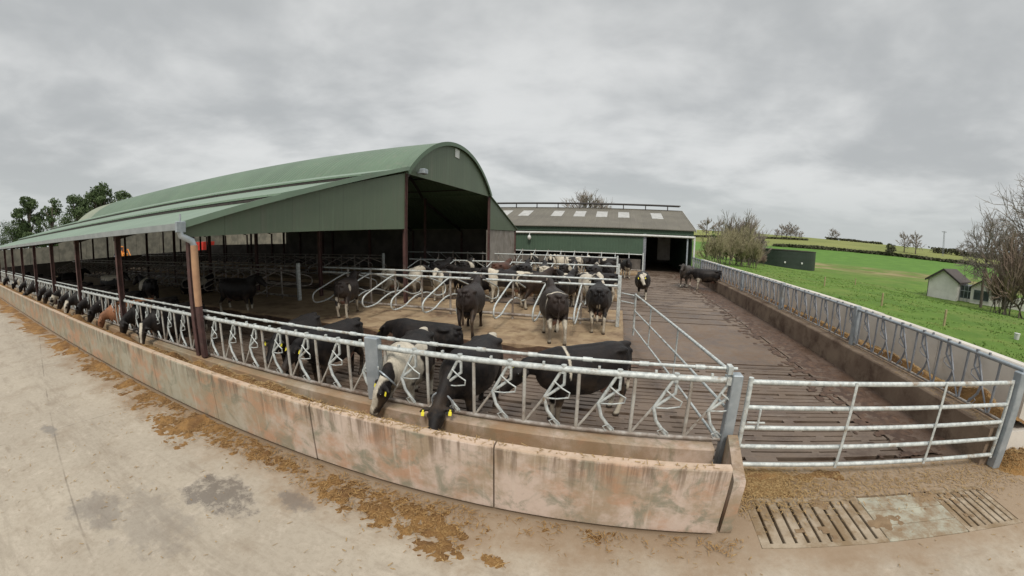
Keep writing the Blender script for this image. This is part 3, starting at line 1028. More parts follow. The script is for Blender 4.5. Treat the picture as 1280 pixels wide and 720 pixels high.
# ------------------------------------------------------------------ cubicle rows
def cubicle_row(label, yh, x0, x1, zb, sides, zthin, zthick, mat, rails=True, post_every=3, endpost=True, depth=2.0):
    t = thing('cubicle_row', label, 'cubicles', (x1, yh, zb), 'cubicle rows of galvanised dividers')
    if zthin:
        MB().tube([(x0, yh, zthin), (x1, yh, zthin)], 0.030, 8).build('top_rail', mat, t, smooth=True)
    MB().tube([(x0, yh - .07, zthick), (x1, yh - .07, zthick)], 0.040, 8).build('neck_rail', mat, t, smooth=True)
    if endpost:
        MB().cbox(x1 + .01, x1 + .12, yh - .10, yh + .06, zb, (zthin or zthick) + .14, .01).build('end_post', MAT['galv'], t)
    loops = {}
    for s in sides:
        Y = lambda d: s * d
        pts = [(0, Y(0.05), zthick - zb - .02), (0, Y(0.35), zthick - zb - .06), (0, Y(depth * .72), 0.93), (0, Y(depth * .93), 0.80), (0, Y(depth), 0.66),
               (0, Y(depth * .99), 0.50), (0, Y(depth * .90), 0.40), (0, Y(depth * .62), 0.42), (0, Y(depth * .40), 0.56), (0, Y(depth * .2), 0.66), (0, Y(0.06), 0.68)]
        fine = []
        for i in range(len(pts) - 1):                       # Catmull-Rom through the points
            p0, p1, p2, p3 = [Vector(pts[max(0, min(len(pts) - 1, i + k))]) for k in (-1, 0, 1, 2)]
            for q in range(4):
                u = q / 4
                fine.append(0.5 * ((2 * p1) + (p2 - p0) * u + (2 * p0 - 5 * p1 + 4 * p2 - p3) * u * u + (3 * p1 - p0 - 3 * p2 + p3) * u ** 3))
        fine.append(Vector(pts[-1]))
        me = MB().tube(fine, 0.027, 8).mesh('divider', smooth=True)
        me.materials.append(mat)
        loops[s] = me
    pm = MB().cbox(-.03, .03, -.03, .03, 0, zthick - zb + .14, .006).mesh('post')
    pm.materials.append(MAT['galv_dirty'])
    x, k = x1 - 1.12, 0
    while x > x0 + 0.3:
        for s in sides:
            inst('divider', loops[s], t, (x, yh, zb))
        if k % post_every == 0 or True:
            inst('post', pm, t, (x, yh + .02, zb))
        x -= 1.13
        k += 1
    # a low brisket rail on the bed
    MB().tube([(x0, yh, zb + .16), (x1, yh, zb + .16)], 0.05, 8).build('brisket_rail', MAT['galv_dirty'], t, smooth=True)
    return t


cubicle_row('first row of cubicles, nearest the front trough, right half under the open sky', 12.2, -11.4, 0.02, 0.2, (-1, 1), 1.68, 1.50, MAT['galv'])
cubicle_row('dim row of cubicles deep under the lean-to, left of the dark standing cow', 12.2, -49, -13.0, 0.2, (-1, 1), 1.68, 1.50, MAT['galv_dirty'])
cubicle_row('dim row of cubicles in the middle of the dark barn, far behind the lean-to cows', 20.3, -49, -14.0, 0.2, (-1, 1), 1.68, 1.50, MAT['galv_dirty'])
cubicle_row('second row of cubicles across the arched bay, behind the pale cows', 20.3, -12.0, 0.0, 0.2, (-1, 1), 0, 1.50, MAT['galv'])
cubicle_row('third row of cubicles, its single rail seen above the second row', 25.2, -15, -0.1, 0.2, (1,), 0, 1.68, MAT['galv'])
cubicle_row('last row of cubicles, right in front of the green shed wall', 32.6, -9, 2.0, 0.2, (-1,), 0, 1.66, MAT['galv'])
# ------------------------------------------------------------------ arched barn
GX, BAY, NB = -8.19, 4.70, 9
FX = GX - BAY * NB                                   # far end
CY, CZ, AR = 18.62, 0.15, 7.41                       # arch circle: centre, radius
YL, YR, ZS = 13.5, 23.75, 5.5
barn = thing('arched_barn', 'long green arched barn with a pale green lean-to roof on the near side', 'barn', (GX, 4.5, 0))


def arch_pts(n, off=0.0, ov=0.0):
    a0 = math.atan2(ZS - CZ, YL - ov - CY)
    a1 = math.atan2(ZS - CZ, YR + ov - CY)
    return [(CY + (AR + off) * math.cos(a0 + (a1 - a0) * i / n), CZ + (AR + off) * math.sin(a0 + (a1 - a0) * i / n)) for i in range(n + 1)]


m = MB()
o_, i_ = arch_pts(36, 0.06, 0.1), arch_pts(36, 0.0, 0.1)
m.prism(o_ + i_[::-1], 'x', FX + 4, GX + 0.12)
m.build('arch_roof', MAT['roof_green'], barn, smooth=True)
m = MB()
m.prism(arch_pts(36, 0.03, 0.1) + arch_pts(36, -0.03, 0.1)[::-1], 'x', FX - 1.2, FX + 4.0)
m.build('arch_roof_end', corrugated('weathered_roof_sheets', (0.26, 0.29, 0.20), (0.22, 0.25, 0.18), 0, 0.25), barn, smooth=True)
ap = arch_pts(36)
m = MB().prism([(YL, 5.42)] + ap + [(YR, 5.42)], 'x', GX - 0.05, GX)
gab = m.build('arch_gable', MAT['clad'], barn)
MB().prism(arch_pts(36, 0.09, 0.1) + arch_pts(36, -0.10, 0.1)[::-1], 'x', GX + 0.121, GX + 0.15).build('verge_trim', MAT['roof_green'], barn)
m = MB().cbox(GX + 0.005, GX + 0.03, 18.2, 18.72, 6.95, 7.4, .004)
m.build('notice_plate', MAT['white_plastic'], barn)
m = MB().cbox(GX + 0.16, GX + 0.42, 14.25, 14.6, 5.50, 5.72, .03)
m.box(GX, GX + 0.16, 14.38, 14.46, 5.55, 5.62)
fl = m.build('floodlight', MAT['galv_plate'], barn)

# near lean-to: three tiers of sheets with vent steps between them
def zl(y):
    return 3.34 + (y - 4.3) * 2.12 / 9.2


tiers = [(4.12, 7.15, 0.0), (7.0, 10.55, 0.10), (10.4, 13.62, 0.20)]
for a, b, up_ in tiers:
    m = MB()
    m.prism([(a, zl(a) + up_ - .02), (b, zl(b) + up_ - .06), (b, zl(b) + up_ - .02), (a, zl(a) + up_ + .035)], 'x', FX, GX + 0.14)
    m.build('lean_to_roof', MAT['roof_lean'], barn)
# gaps of dark purlin under each step
for a, b, up_ in tiers[1:]:
    MB().box(FX, GX + 0.02, a + .02, a + .09, zl(a) + up_ - .13, zl(a) + up_ - .035).build('purlin', MAT['dark_steel'], barn)
MB().prism([(4.3, 3.05), (13.5, 3.20), (13.5, zl(13.5) - .02), (4.3, zl(4.3) - .03)], 'x', GX - .04, GX).build('lean_to_gable', MAT['clad'], barn)
MB().prism([(4.10, zl(4.1) + .045), (13.5, zl(13.5) + .245), (13.5, zl(13.5) + .09), (4.10, zl(4.1) - .10)], 'x', GX + .142, GX + .165).build('verge_trim', MAT['roof_lean'], barn)
# far lean-to
zf = lambda y: 5.46 - (y - 23.75) * 2.05 / 6.75
MB().prism([(23.6, zf(23.6)), (30.6, zf(30.6)), (30.6, zf(30.6) + .05), (23.6, zf(23.6) + .05)], 'x', FX, GX + .1).build('lean_to_roof', MAT['roof_green'], barn)
MB().prism([(23.9, 3.30), (30.5, 3.30), (30.5, zf(30.5) - .01), (23.9, zf(23.9) - .01)], 'x', GX - .04, GX).build('lean_to_gable', MAT['clad'], barn)
MB().box(GX - .25, GX - .05, 23.95, 30.5, 0.0, 3.28).build('gable_wall', MAT['grey_concrete'], barn)
MB().box(-34, GX - .26, 30.3, 30.5, 0.0, 3.40).build('side_wall', MAT['dark_wall'], barn)
MB().box(FX, -34.02, 30.3, 30.5, 0.0, 2.15).build('side_wall', MAT['dark_wall'], barn)

MB().box(FX - .3, FX - .1, 5.2, 30.2, -.3, 1.55).build('end_wall', MAT['dark_wall'], barn)

# steel frames
def h_col(m, x, y, z0, z1, w=.06, d=.08):
    m.box(x - w, x + w, y - d, y - d + .02, z0, z1)
    m.box(x - w, x + w, y + d - .02, y + d, z0, z1)
    m.box(x - .01, x + .01, y - d + .02, y + d - .02, z0, z1)


for k in range(NB + 1):
    x = GX + 0.04 - BAY * k
    for y, zt, z0 in ((4.54, 3.22, 0.02), (13.5, 5.42, 0.0), (23.75, 5.42, 0.0), (30.2, 3.3, 0.0)):
        m = MB()
        h_col(m, x - (0.06 if k == 0 and y > 5 else (0.14 if k == 0 else 0)), y, z0, zt)
        m.build('column', MAT['red_steel'], barn)
    m = MB()
    xr = x - .06
    m.prism([(4.45, zl(4.45) - .30), (13.38, zl(13.38) - .30), (13.38, zl(13.38) - .10), (4.45, zl(4.45) - .10)], 'x', xr - .05, xr)
    m.prism([(23.9, zf(23.9) - .3), (30.1, zf(30.1) - .3), (30.1, zf(30.1) - .1), (23.9, zf(23.9) - .1)], 'x', xr - .05, xr)
    m.prism(arch_pts(20, -.12) + arch_pts(20, -.30)[::-1], 'x', xr - .05, xr)
    m.build('rafter', MAT['dark_steel'], barn)
m = MB()
for i in range(2, 35, 4):
    p = arch_pts(36, -.06)[i]
    m.box(FX, GX - .1, p[0] - .03, p[0] + .03, p[1] - .06, p[1])
m.build('arch_purlin', MAT['dark_steel'], barn)
# eaves gutter and downpipe at the near corner
m = MB()
m.prism([(4.10, 3.20), (4.26, 3.20), (4.28, 3.335), (4.26, 3.335), (4.245, 3.225), (4.115, 3.225), (4.10, 3.335), (4.08, 3.335)], 'x', FX, GX + 0.12)
g = m.build('gutter', M('grey_gutter', (0.30, 0.33, 0.34), (0.24, 0.27, 0.28), 3, 0.5), barn)
m = MB().cbox(GX + .125, GX + .20, 4.07, 4.29, 3.15, 3.37, .01)
m.tube([(GX + .17, 4.17, 3.1), (GX + .17, 4.17, 3.52)], .02, 6)
m.build('gutter_end_box', MAT['galv_plate'], barn)
dp = MB().tube([(GX + .13, 4.18, 3.19), (GX + .14, 4.20, 3.08), (GX + .20, 4.42, 2.97), (GX + .21, 4.46, 2.86)], .07, 10).build('pipe_elbow', MAT['galv_plate'], barn, smooth=True)
MB().tube([(GX + .21, 4.46, 2.88), (GX + .21, 4.47, 1.62)], .08, 12).build('downpipe', MAT['tan_pipe'], barn, smooth=True)
MB().cbox(GX + .14, GX + .28, 4.41, 4.53, 0.51, 1.62, .02).build('pipe_guard', MAT['red_steel'], barn)
# a pale sheet let into the back slope of the arch
for i in (27, 29):
    p, q = arch_pts(36, -.02)[i], arch_pts(36, -.02)[i + 1]
    MB().prism([p, q, (q[0], q[1] - .03), (p[0], p[1] - .03)], 'x', -17.0, -15.6).build('rooflight', MAT['rooflight'], barn)

# ------------------------------------------------------------------ green shed at the back
SYF = 34.5
shed = thing('green_shed', 'wide shed with dark green cladding and a brown roof at the end of the passage', 'shed', (6.4, SYF, 0))
x0, x1 = -19, 6.55
MB().box(x0, 2.15, SYF, SYF + .06, 1.62, 3.18).build('front_cladding', MAT['clad_shed'], shed)
MB().box(x0, x1, SYF, SYF + .06, 3.42, 3.80).build('fascia', MAT['clad_shed'], shed)
MB().box(x0, 2.0, SYF + .25, SYF + .4, 0.0, 1.15).build('feed_wall', MAT['dark_wall'], shed)
MB().box(2.15, 2.40, SYF - .02, SYF + .2, 0.0, 3.42).build('door_post', MAT['galv_dull'], shed)
MB().box(5.98, 6.10, SYF + .02, SYF + .2, 0.0, 3.42).build('door_post', MAT['galv_plate'], shed)
MB().tube([(x0, SYF - .14, 3.22), (x1 + .1, SYF - .14, 3.27)], .10, 10).build('gutter', MAT['white_plastic'], shed, smooth=True)
MB().tube([(x1 + .06, SYF - .14, 3.36), (x1 + .06, SYF - .12, 0.1)], .085, 10).build('downpipe', MAT['white_plastic'], shed, smooth=True)
ry, rz = 42.6, 6.05
m = MB().prism([(SYF - .25, 3.80), (ry, rz), (ry, rz + .07), (SYF - .25, 3.87)], 'x', x0, x1 + .15)
m.prism([(ry, rz), (ry + 8.4, 3.80), (ry + 8.4, 3.87), (ry, rz + .07)], 'x', x0, x1 + .15)
m.build('roof', MAT['fibre_roof'], shed)
MB().prism([(SYF - .27, 3.68), (ry, rz - .05), (ry, rz + .12), (SYF - .27, 3.92)], 'x', x1 + .152, x1 + .18).build('bargeboard', MAT['white_plastic'], shed)
for i, x in enumerate((-13.4, -11.8, -9.55, -6.2, -3.95, -1.75, 0.42, 3.7)):
    y_a, y_b = SYF + 3.6, SYF + 6.1
    z_a, z_b = (3.87 + (y - SYF + .25) * (rz - 3.80) / (ry - SYF + .25) for y in (y_a, y_b))
    MB().prism([(y_a, z_a + .006), (y_b, z_b + .006), (y_b, z_b + .03), (y_a, z_a + .03)], 'x', x - .55, x + .55).build('rooflight', MAT['rooflight'], shed)
# raised ridge cap on short legs
MB().prism([(ry - .55, rz + .50), (ry, rz + .62), (ry + .55, rz + .50), (ry + .55, rz + .46), (ry, rz + .58), (ry - .55, rz + .46)], 'x', x0, x1 - .05).build('ridge_cap', MAT['dark_steel'], shed)
x = x0 + .6
while x < x1:
    MB().box(x - .05, x + .05, ry - .5, ry - .42, rz - .08, rz + .47).build('ridge_leg', MAT['dark_steel'], shed)
    x += 2.35
MB().box(x0, x0 + .1, SYF + .5, ry + 8, -.5, 3.8).build('end_wall', MAT['clad_shed'], shed)
MB().prism([(SYF + .3, -.5), (ry + 8.3, -.5), (ry + 8.3, 3.78), (ry, rz - .03), (SYF + .3, 3.85)], 'x', x1 - .12, x1 - .02).build('end_wall', MAT['clad_shed'], shed)
MB().box(x0, x1, ry + 8.2, ry + 8.3, -.5, 3.78).build('back_wall', MAT['dark_wall'], shed)
MB().box(4.0, 5.3, SYF + 6, SYF + 6.1, 0.9, 3.2).build('inner_panel', MAT['grey_concrete'], shed)
m = MB().ellipsoid((-7.95, SYF - .35, 2.78), (.17, .17, .22)).tube([(-7.95, SYF - .35, 2.95), (-7.95, SYF - .18, 3.2)], .03, 6)
m.build('yard_lamp', MAT['white_plastic'], smooth=True)
tag(bpy.data.objects['yard_lamp'], 'small white lamp hanging under the shed gutter at the barn corner', 'lamp')

# ------------------------------------------------------------------ beyond the barn: pale clamp wall and machines
t = thing('clamp_wall', 'long pale concrete clamp wall seen through the far end of the barn', 'wall', (-100, 20, 0))
for k in range(16):
    MB().box(-100.3, -100, -20 + 6 * k + .03, -20 + 6 * k + 5.97, -.4, (5.3 if k > 6 else 3.3) + rj.uniform(-.1, .1)).build('wall_panel', M('clamp_concrete', (0.21, 0.195, 0.15), (0.12, 0.115, 0.09), .6, .9) if k == 0 else bpy.data.materials['clamp_concrete'], t)
t = thing('clamp_wall', 'low pale concrete wall behind the barn, seen below the far lean-to', 'wall', (-60, 66, 0))
for k in range(12):
    MB().box(-100 + 6 * k + .03, -100 + 6 * k + 5.97, 66, 66.3, -.4, 5.2 + rj.uniform(-.1, .1)).build('wall_panel', bpy.data.materials['clamp_concrete'], t)
m = MB().add([(-100, -2, -.30), (-52.3, -2, -.30), (-52.3, 66, -.30), (-100, 66, -.30)], [(0, 1, 2, 3)])
tag(m.build('clamp_yard', MAT['dark_wall']), kind='structure')

def wheel(name, par, x, y, r, w, z=None):
    m = MB().tube([(x, y - w / 2, r - .3), (x, y - w / 2 + .06, r - .3), (x, y + w / 2 - .06, r - .3), (x, y + w / 2, r - .3)], [r * .9, r, r, r * .9], 18)
    o = m.build(name, MAT['rubber'], par, smooth=True)
    MB().tube([(x, y - w / 2 - .02, r - .3), (x, y + w / 2 + .02, r - .3)], r * .5, 14).build('rim', MAT['galv_dull'], o)


t = thing('loader', 'orange loading tractor parked in the yard beyond the barn', 'tractor', (-80, 29, -.3))
m = MB().cbox(-81.8, -79.2, 28.4, 29.6, .45, 1.35, .08)
m.cbox(-79.2, -78.0, 28.5, 29.5, .5, 1.2, .08)
m.build('body', MAT['orange_paint'], t)
m = MB().cbox(-81.6, -80.2, 28.5, 29.5, 1.36, 2.5, .08)
cb = m.build('cab', MAT['orange_paint'], t)
for yy in (28.46, 29.54):
    MB().box(-81.4, -80.4, yy - .02, yy + .02, 1.6, 2.3).build('window', MAT['glass'], cb)
MB().box(-80.22, -80.16, 28.7, 29.3, 1.6, 2.3).build('window', MAT['glass'], cb)
m = MB().tube([(-80.5, 28.3, 1.4), (-78.6, 28.3, 1.9), (-77.2, 28.3, .5)], .09, 6).tube([(-80.5, 29.7, 1.4), (-78.6, 29.7, 1.9), (-77.2, 29.7, .5)], .09, 6)
m.build('loader_arm', MAT['orange_paint'], t)
MB().prism([(-77.3, .1), (-76.5, -.2), (-76.2, .1), (-77.1, .7)], 'y', 28.0, 30.0).build('bucket', MAT['dark_steel'], t)
for x, r in ((-81.2, .8), (-78.4, .55)):
    for y in (28.2, 29.8):
        wheel('wheel', t, x, y, r, .4)
t = thing('tipping_trailer', 'bright red tipping trailer parked beyond the barn beside the near column', 'trailer', (-65, 38, -.3))
m = MB().prism([(-66.5, .9), (-63.2, .9), (-62.9, 2.55), (-66.8, 2.55), (-66.7, 2.3)], 'y', 37.0, 39.2)
m.build('tipping_body', MAT['red_paint'], t)
MB().box(-66.6, -61.6, 37.7, 38.5, .6, .86).build('chassis', MAT['dark_steel'], t)
for y in (37.2, 39.0):
    wheel('wheel', t, -65.3, y, .55, .35)
for i in range(4):
    pass
# ------------------------------------------------------------------ cows
def loft(m, pts, rw, rh, side=Vector((0, 1, 0)), n=16, sq=2.0):
    """closed skin over elliptical rings: rw along the side axis, rh across it"""
    pts = [Vector(p) for p in pts]
    k = len(pts)
    vs, fs = [], []
    for i, p in enumerate(pts):
        t = (pts[min(i + 1, k - 1)] - pts[max(i - 1, 0)]).normalized()
        s = (side - t * side.dot(t)).normalized()
        u = s.cross(t)
        for j in range(n):
            a = 2 * math.pi * j / n
            c, d = math.cos(a), math.sin(a)
            c = math.copysign(abs(c) ** (2 / sq), c)
            d = math.copysign(abs(d) ** (2 / sq), d)
            vs.append(p + s * c * rw[i] + u * d * rh[i])
    for i in range(k - 1):
        for j in range(n):
            q = (j + 1) % n
            fs.append((i * n + j, i * n + q, (i + 1) * n + q, (i + 1) * n + j))
    fs.append(tuple(range(n - 1, -1, -1)))
    fs.append(tuple((k - 1) * n + j for j in range(n)))
    m.add(vs, fs)


def cow_shape(poll, hdir, yaw=0.0, feet=((0, 0), (0, 0), (0, 0), (0, 0)), lying=False, neck_sag=0.0, horn=False, head_off=0.0):
    """mesh data of one cow facing +x, hooves at z = 0, and the frame of its head"""
    m = MB()
    dz = -0.60 if lying else 0.0
    T = [(-0.90, 1.17, .07, .07), (-0.86, 1.14, .20, .17), (-0.76, 1.10, .30, .245), (-0.62, 1.075, .345, .285), (-0.42, 1.04, .375, .325), (-0.20, .985, .42, .385),
         (0.05, 0.955, .445, .425), (0.28, 0.97, .43, .40), (0.48, 1.0, .41, .335), (0.66, 1.035, .385, .265), (0.80, 1.07, .33, .215), (0.90, 1.09, .24, .16), (0.96, 1.10, .12, .09)]
    loft(m, [(x, 0, z + dz) for x, z, h, w in T], [w for *_, w in T], [h for _, _, h, _ in T], n=20, sq=2.25)
    # backbone, hip bones and withers stand out a little
    m.ellipsoid((-0.57, .205, 1.30 + dz), (.17, .10, .062)).ellipsoid((-0.57, -.205, 1.30 + dz), (.17, .10, .062))
    m.ellipsoid((-0.84, .11, 1.22 + dz), (.09, .06, .07)).ellipsoid((-0.84, -.11, 1.22 + dz), (.09, .06, .07))
    m.ellipsoid((-0.1, 0, 1.385 + dz), (.62, .045, .035))
    m.ellipsoid((-0.78, 0, 1.335 + dz), (.20, .10, .06)).ellipsoid((0.52, 0, 1.37 + dz), (.28, .09, .06))
    m.ellipsoid((0.62, .19, 1.0 + dz), (.20, .09, .28)).ellipsoid((0.62, -.19, 1.0 + dz), (.20, .09, .28))
    P = Vector(poll) + Vector((0, 0, dz))
    D = Vector(hdir).normalized()
    yawm = Matrix.Rotation(yaw, 3, 'Z')
    D = yawm @ D
    S = yawm @ Vector((0, 1, 0))
    S = (S - D * S.dot(D)).normalized()
    U = S.cross(D) * -1.0
    if U.z < 0 and abs(D.z) < .9:
        U = -U
    if abs(D.z) >= .9 and U.x < 0:
        U = -U
    base = Vector((0.62, 0, 1.12 + dz))
    q = [base, base.lerp(P, .33) + Vector((0, 0, .05 - neck_sag)), base.lerp(P, .66) + Vector((0, 0, .045 - neck_sag * .7)), P - D * .02, P + D * .05]
    loft(m, q, [.19, .155, .12, .10, .085], [.33, .255, .19, .14, .11], n=16)
    H = [(-.09, .055, .05, 0), (-.03, .10, .105, 0), (.06, .118, .135, -.01), (.16, .118, .148, -.02), (.26, .092, .125, -.02), (.36, .074, .098, -.015), (.44, .076, .088, -.01), (.50, .078, .078, -.01), (.545, .055, .05, -.012)]
    loft(m, [P + D * t + U * u for t, w, h, u in H], [w for _, w, *_ in H], [h for _, _, h, _ in H], side=S, n=14, sq=2.3)
    for s in (1, -1):
        m.ellipsoid(P + D * .14 + S * s * .10 + U * .05, (.045, .045, .04), 8, 5)
        a = P + D * .03 + S * s * .08 + U * .03
        ear = [a, a + S * s * .08 - D * .01 + U * .01, a + S * s * .15 + D * .01, a + S * s * .205 + D * .03 - U * .02]
        loft(m, ear, [.03, .055, .05, .02], [.024, .026, .022, .016], side=D, n=8)
    A = feet
    if not lying:
        for i, s in ((0, 1), (1, -1)):
            fx, fy = A[i]
            pts = [(.62, .185 * s, .96), (.58, .195 * s, .76), (.58 + fx * .4, .185 * s, .60), (.60 + fx * .62, .18 * s + fy * .5, .40), (.60 + fx * .85, .178 * s + fy * .8, .22), (.60 + fx, .178 * s + fy, .11), (.625 + fx, .178 * s + fy, .06), (.64 + fx, .178 * s + fy, 0.0)]
            loft(m, pts, [.10, .095, .072, .056, .042, .050, .052, .064], [.17, .145, .092, .064, .045, .054, .062, .082], n=10)
        for i, s in ((2, 1), (3, -1)):
            fx, fy = A[i]
            pts = [(-.60, .17 * s, 1.12), (-.54, .20 * s, .93), (-.54 + fx * .15, .205 * s, .76), (-.66 + fx * .35, .195 * s, .60), (-.76 + fx * .6, .185 * s + fy * .4, .47), (-.735 + fx * .8, .18 * s + fy * .7, .28), (-.70 + fx, .178 * s + fy, .12), (-.675 + fx, .178 * s + fy, .06), (-.655 + fx, .178 * s + fy, 0.0)]
            loft(m, pts, [.12, .125, .105, .075, .052, .042, .048, .052, .064], [.24, .22, .165, .10, .075, .048, .054, .062, .082], n=10)
        m.ellipsoid((-.40, 0, .63), (.21, .165, .135), 12, 8)
        for tx_ in (-.46, -.33):
            for ty_ in (-.07, .07):
                m.ellipsoid((tx_, ty_, .50), (.028, .028, .05), 6, 5)
        tail = [(-.88, 0, 1.27), (-.96, 0, 1.20), (-.985, .01, 1.02), (-.975, .02, .80), (-.95, .03, .64), (-.935, .03, .50), (-.93, .03, .38)]
        loft(m, tail, [.045, .036, .030, .028, .036, .052, .022], [.045, .036, .030, .028, .036, .052, .022], n=8)
    else:
        for s, fx in ((1, .1), (-1, -.05)):
            loft(m, [(.58, .20 * s, .30), (.72 + fx, .26 * s, .16), (.86 + fx, .25 * s, .075), (.62 + fx, .27 * s, .06), (.52 + fx, .27 * s, .06)], [.11, .09, .07, .055, .05], [.14, .10, .075, .06, .05], n=10)
            loft(m, [(-.55, .22 * s, .36), (-.38, .33 * s, .26), (-.22, .38 * s, .13), (-.48, .42 * s, .09), (-.62, .42 * s, .07), (-.45, .45 * s, .06)], [.17, .14, .10, .07, .055, .05], [.22, .17, .11, .08, .06, .05], n=10)
        loft(m, [(-.88, 0, .68), (-.95, .05, .52), (-.93, .14, .3), (-.86, .25, .10), (-.75, .32, .05)], [.04, .034, .03, .035, .03], [.04, .034, .03, .035, .03], n=8)
    me = m.mesh('cow_raw')
    o = bpy.data.objects.new('cow_raw', me)
    COL.objects.link(o)
    r = o.modifiers.new('r', 'REMESH')
    r.mode = 'VOXEL'
    r.voxel_size = 0.021
    s_ = o.modifiers.new('s', 'SMOOTH')
    s_.factor = 0.5
    s_.iterations = 9
    bpy.context.view_layer.update()
    dg = bpy.context.evaluated_depsgraph_get()
    out = bpy.data.meshes.new_from_object(o.evaluated_get(dg), depsgraph=dg)
    bpy.data.objects.remove(o)
    bpy.data.meshes.remove(me)
    out.polygons.foreach_set('use_smooth', [True] * len(out.polygons))
    return out, (P, D, S, U, dz)


F0 = ((.04, 0), (-.06, 0), (.05, 0), (-.05, 0))
F1 = ((.16, 0), (-.12, 0), (-.14, 0), (.14, 0))
F2 = ((-.05, .03), (.08, 0), (.10, 0), (-.10, -.03))
SHAPES = {}
SPEC = {
    'feed': dict(poll=(1.22, 0, .93), hdir=(.30, 0, -.95), feet=F0, neck_sag=.04),
    'feed_side': dict(poll=(1.22, 0, .95), hdir=(.45, 0, -.9), yaw=-.75, feet=F2, neck_sag=.04),
    'feed_right': dict(poll=(1.22, 0, .95), hdir=(.45, 0, -.9), yaw=.75, feet=F2, neck_sag=.04),
    'reach': dict(poll=(1.24, 0, .70), hdir=(.86, .25, -.45), feet=F2, neck_sag=.06),
    'low': dict(poll=(1.20, 0, 1.14), hdir=(.72, 0, -.70), feet=F0, neck_sag=.02),
    'stand': dict(poll=(1.12, 0, 1.46), hdir=(.82, 0, -.57), feet=F2),
    'stand_b': dict(poll=(1.12, .10, 1.42), hdir=(.75, 0, -.66), yaw=.6, feet=F0),
    'walk': dict(poll=(1.18, -.12, 1.26), hdir=(.68, 0, -.73), yaw=.55, feet=F1),
    'lie': dict(poll=(1.10, .1, 1.44), hdir=(.8, 0, -.6), yaw=.4, lying=True),
}
BLACK, WHITE, BROWN, REDB, PINK = (.0075, .0065, .007), (.62, .565, .46), (.055, .03, .02), (.085, .036, .022), (.46, .27, .22)


def paint(me, fr, spots, base=BLACK, legs=0.0, blaze=0.0, tail=True, seed=0.0, udder=True, belly=0.0, facew=0.0):
    """coat colours per vertex; spots = white ellipsoids (centre, radii) in the cow's own frame"""
    P, D, S, U, dz = fr
    n = len(me.vertices)
    co = np.empty(n * 3, np.float32)
    me.vertices.foreach_get('co', co)
    co = co.reshape(n, 3)
    nz = np.array([noise.fractal(Vector((c[0] * 3.1 + seed * 7, c[1] * 3.1 - seed * 3, c[2] * 3.1 + seed)), .8, 2.1, 4) for c in co.astype(float)], np.float32)
    z = co[:, 2] - dz
    w = np.full(n, -9.0, np.float32)
    for (c, r) in spots:
        d = ((co[:, 0] - c[0]) / r[0]) ** 2 + ((co[:, 1] - c[1]) / r[1]) ** 2 + ((z - c[2]) / r[2]) ** 2
        w = np.maximum(w, 1 - d)
    w = w + .55 * nz
    rel = co - np.array(P, np.float32)
    hd, hs, hu = rel @ np.array(D, np.float32), rel @ np.array(S, np.float32), rel @ np.array(U, np.float32)
    inhead = (hd > -.12) & (hd < .6) & (np.abs(hs) < .26) & (np.abs(hu) < .22) & (co[:, 0] > .75)
    if blaze:
        b = 1 - (hs / (.045 * blaze * (1 + .8 * np.clip(.25 - hd, -.2, .3)))) ** 2 + .5 * nz
        w = np.where(inhead & (hu > -.02), np.maximum(w, b), w)
    if facew:
        w = np.where(inhead, np.maximum(w, facew + nz - (np.abs(hs) > .1) * .6), w)
    if legs and dz == 0:
        w = np.where(z < .75, np.maximum(w, (legs - z) * 6 + .9 * nz), w)
    if belly:
        w = np.where((z < .72) & (z > .5), np.maximum(w, (belly - z) * 6 + .8 * nz), w)
    if tail and dz == 0:
        w = np.where((co[:, 0] < -.9) & (z < .62), np.maximum(w, .5 + nz), w)
    t = np.clip(w * 5 + .5, 0, 1)[:, None]
    base_c = np.array(base, np.float32)[None, :] * (1 + .5 * np.clip(nz, -1, 1))[:, None]
    col = base_c * (1 - t) + np.array(WHITE, np.float32)[None, :] * (1 + .12 * nz)[:, None] * t
    if udder and dz == 0:
        d = ((co[:, 0] + .40) / .23) ** 2 + (co[:, 1] / .19) ** 2 + ((z - .58) / .17) ** 2
        k = np.clip((1.05 - d) * 4, 0, 1)[:, None]
        col = col * (1 - k) + np.array(PINK, np.float32) * .8 * k
    # muzzle skin and hooves are dark horn
    k = np.clip((hd - .47) * 20, 0, 1)[:, None] * inhead[:, None]
    col = col * (1 - k) + np.array((.05, .04, .04), np.float32) * k
    if dz == 0:
        k = np.clip((.075 - z) * 40, 0, 1)[:, None]
        col = col * (1 - k) + np.array((.04, .032, .027), np.float32) * k
        # dung on the lower legs and flanks
        k = (np.clip((1.0 - z) * 1.3, 0, .75) * np.clip(nz * 2.2 + .25, 0, 1))[:, None]
        col = col * (1 - k) + np.array((.115, .078, .048), np.float32) * k
    at = me.attributes.new('coat', 'FLOAT_COLOR', 'POINT')
    out = np.ones((n, 4), np.float32)
    out[:, :3] = np.clip(col, .003, .9)
    at.data.foreach_set('color', out.ravel())


TAGM = MB().cbox(-.025, .025, -.004, .004, -.062, 0.0, .003).cbox(-.013, .013, -.006, .006, 0.0, .03, .003).mesh('ear_tag')
TAGM.materials.append(MAT['tag_yellow'])
EYEM = MB().ellipsoid((0, 0, 0), (.023, .023, .023), 10, 8).mesh('eye', smooth=True)
EYEM.materials.append(MAT['eye'])
ncow = 0


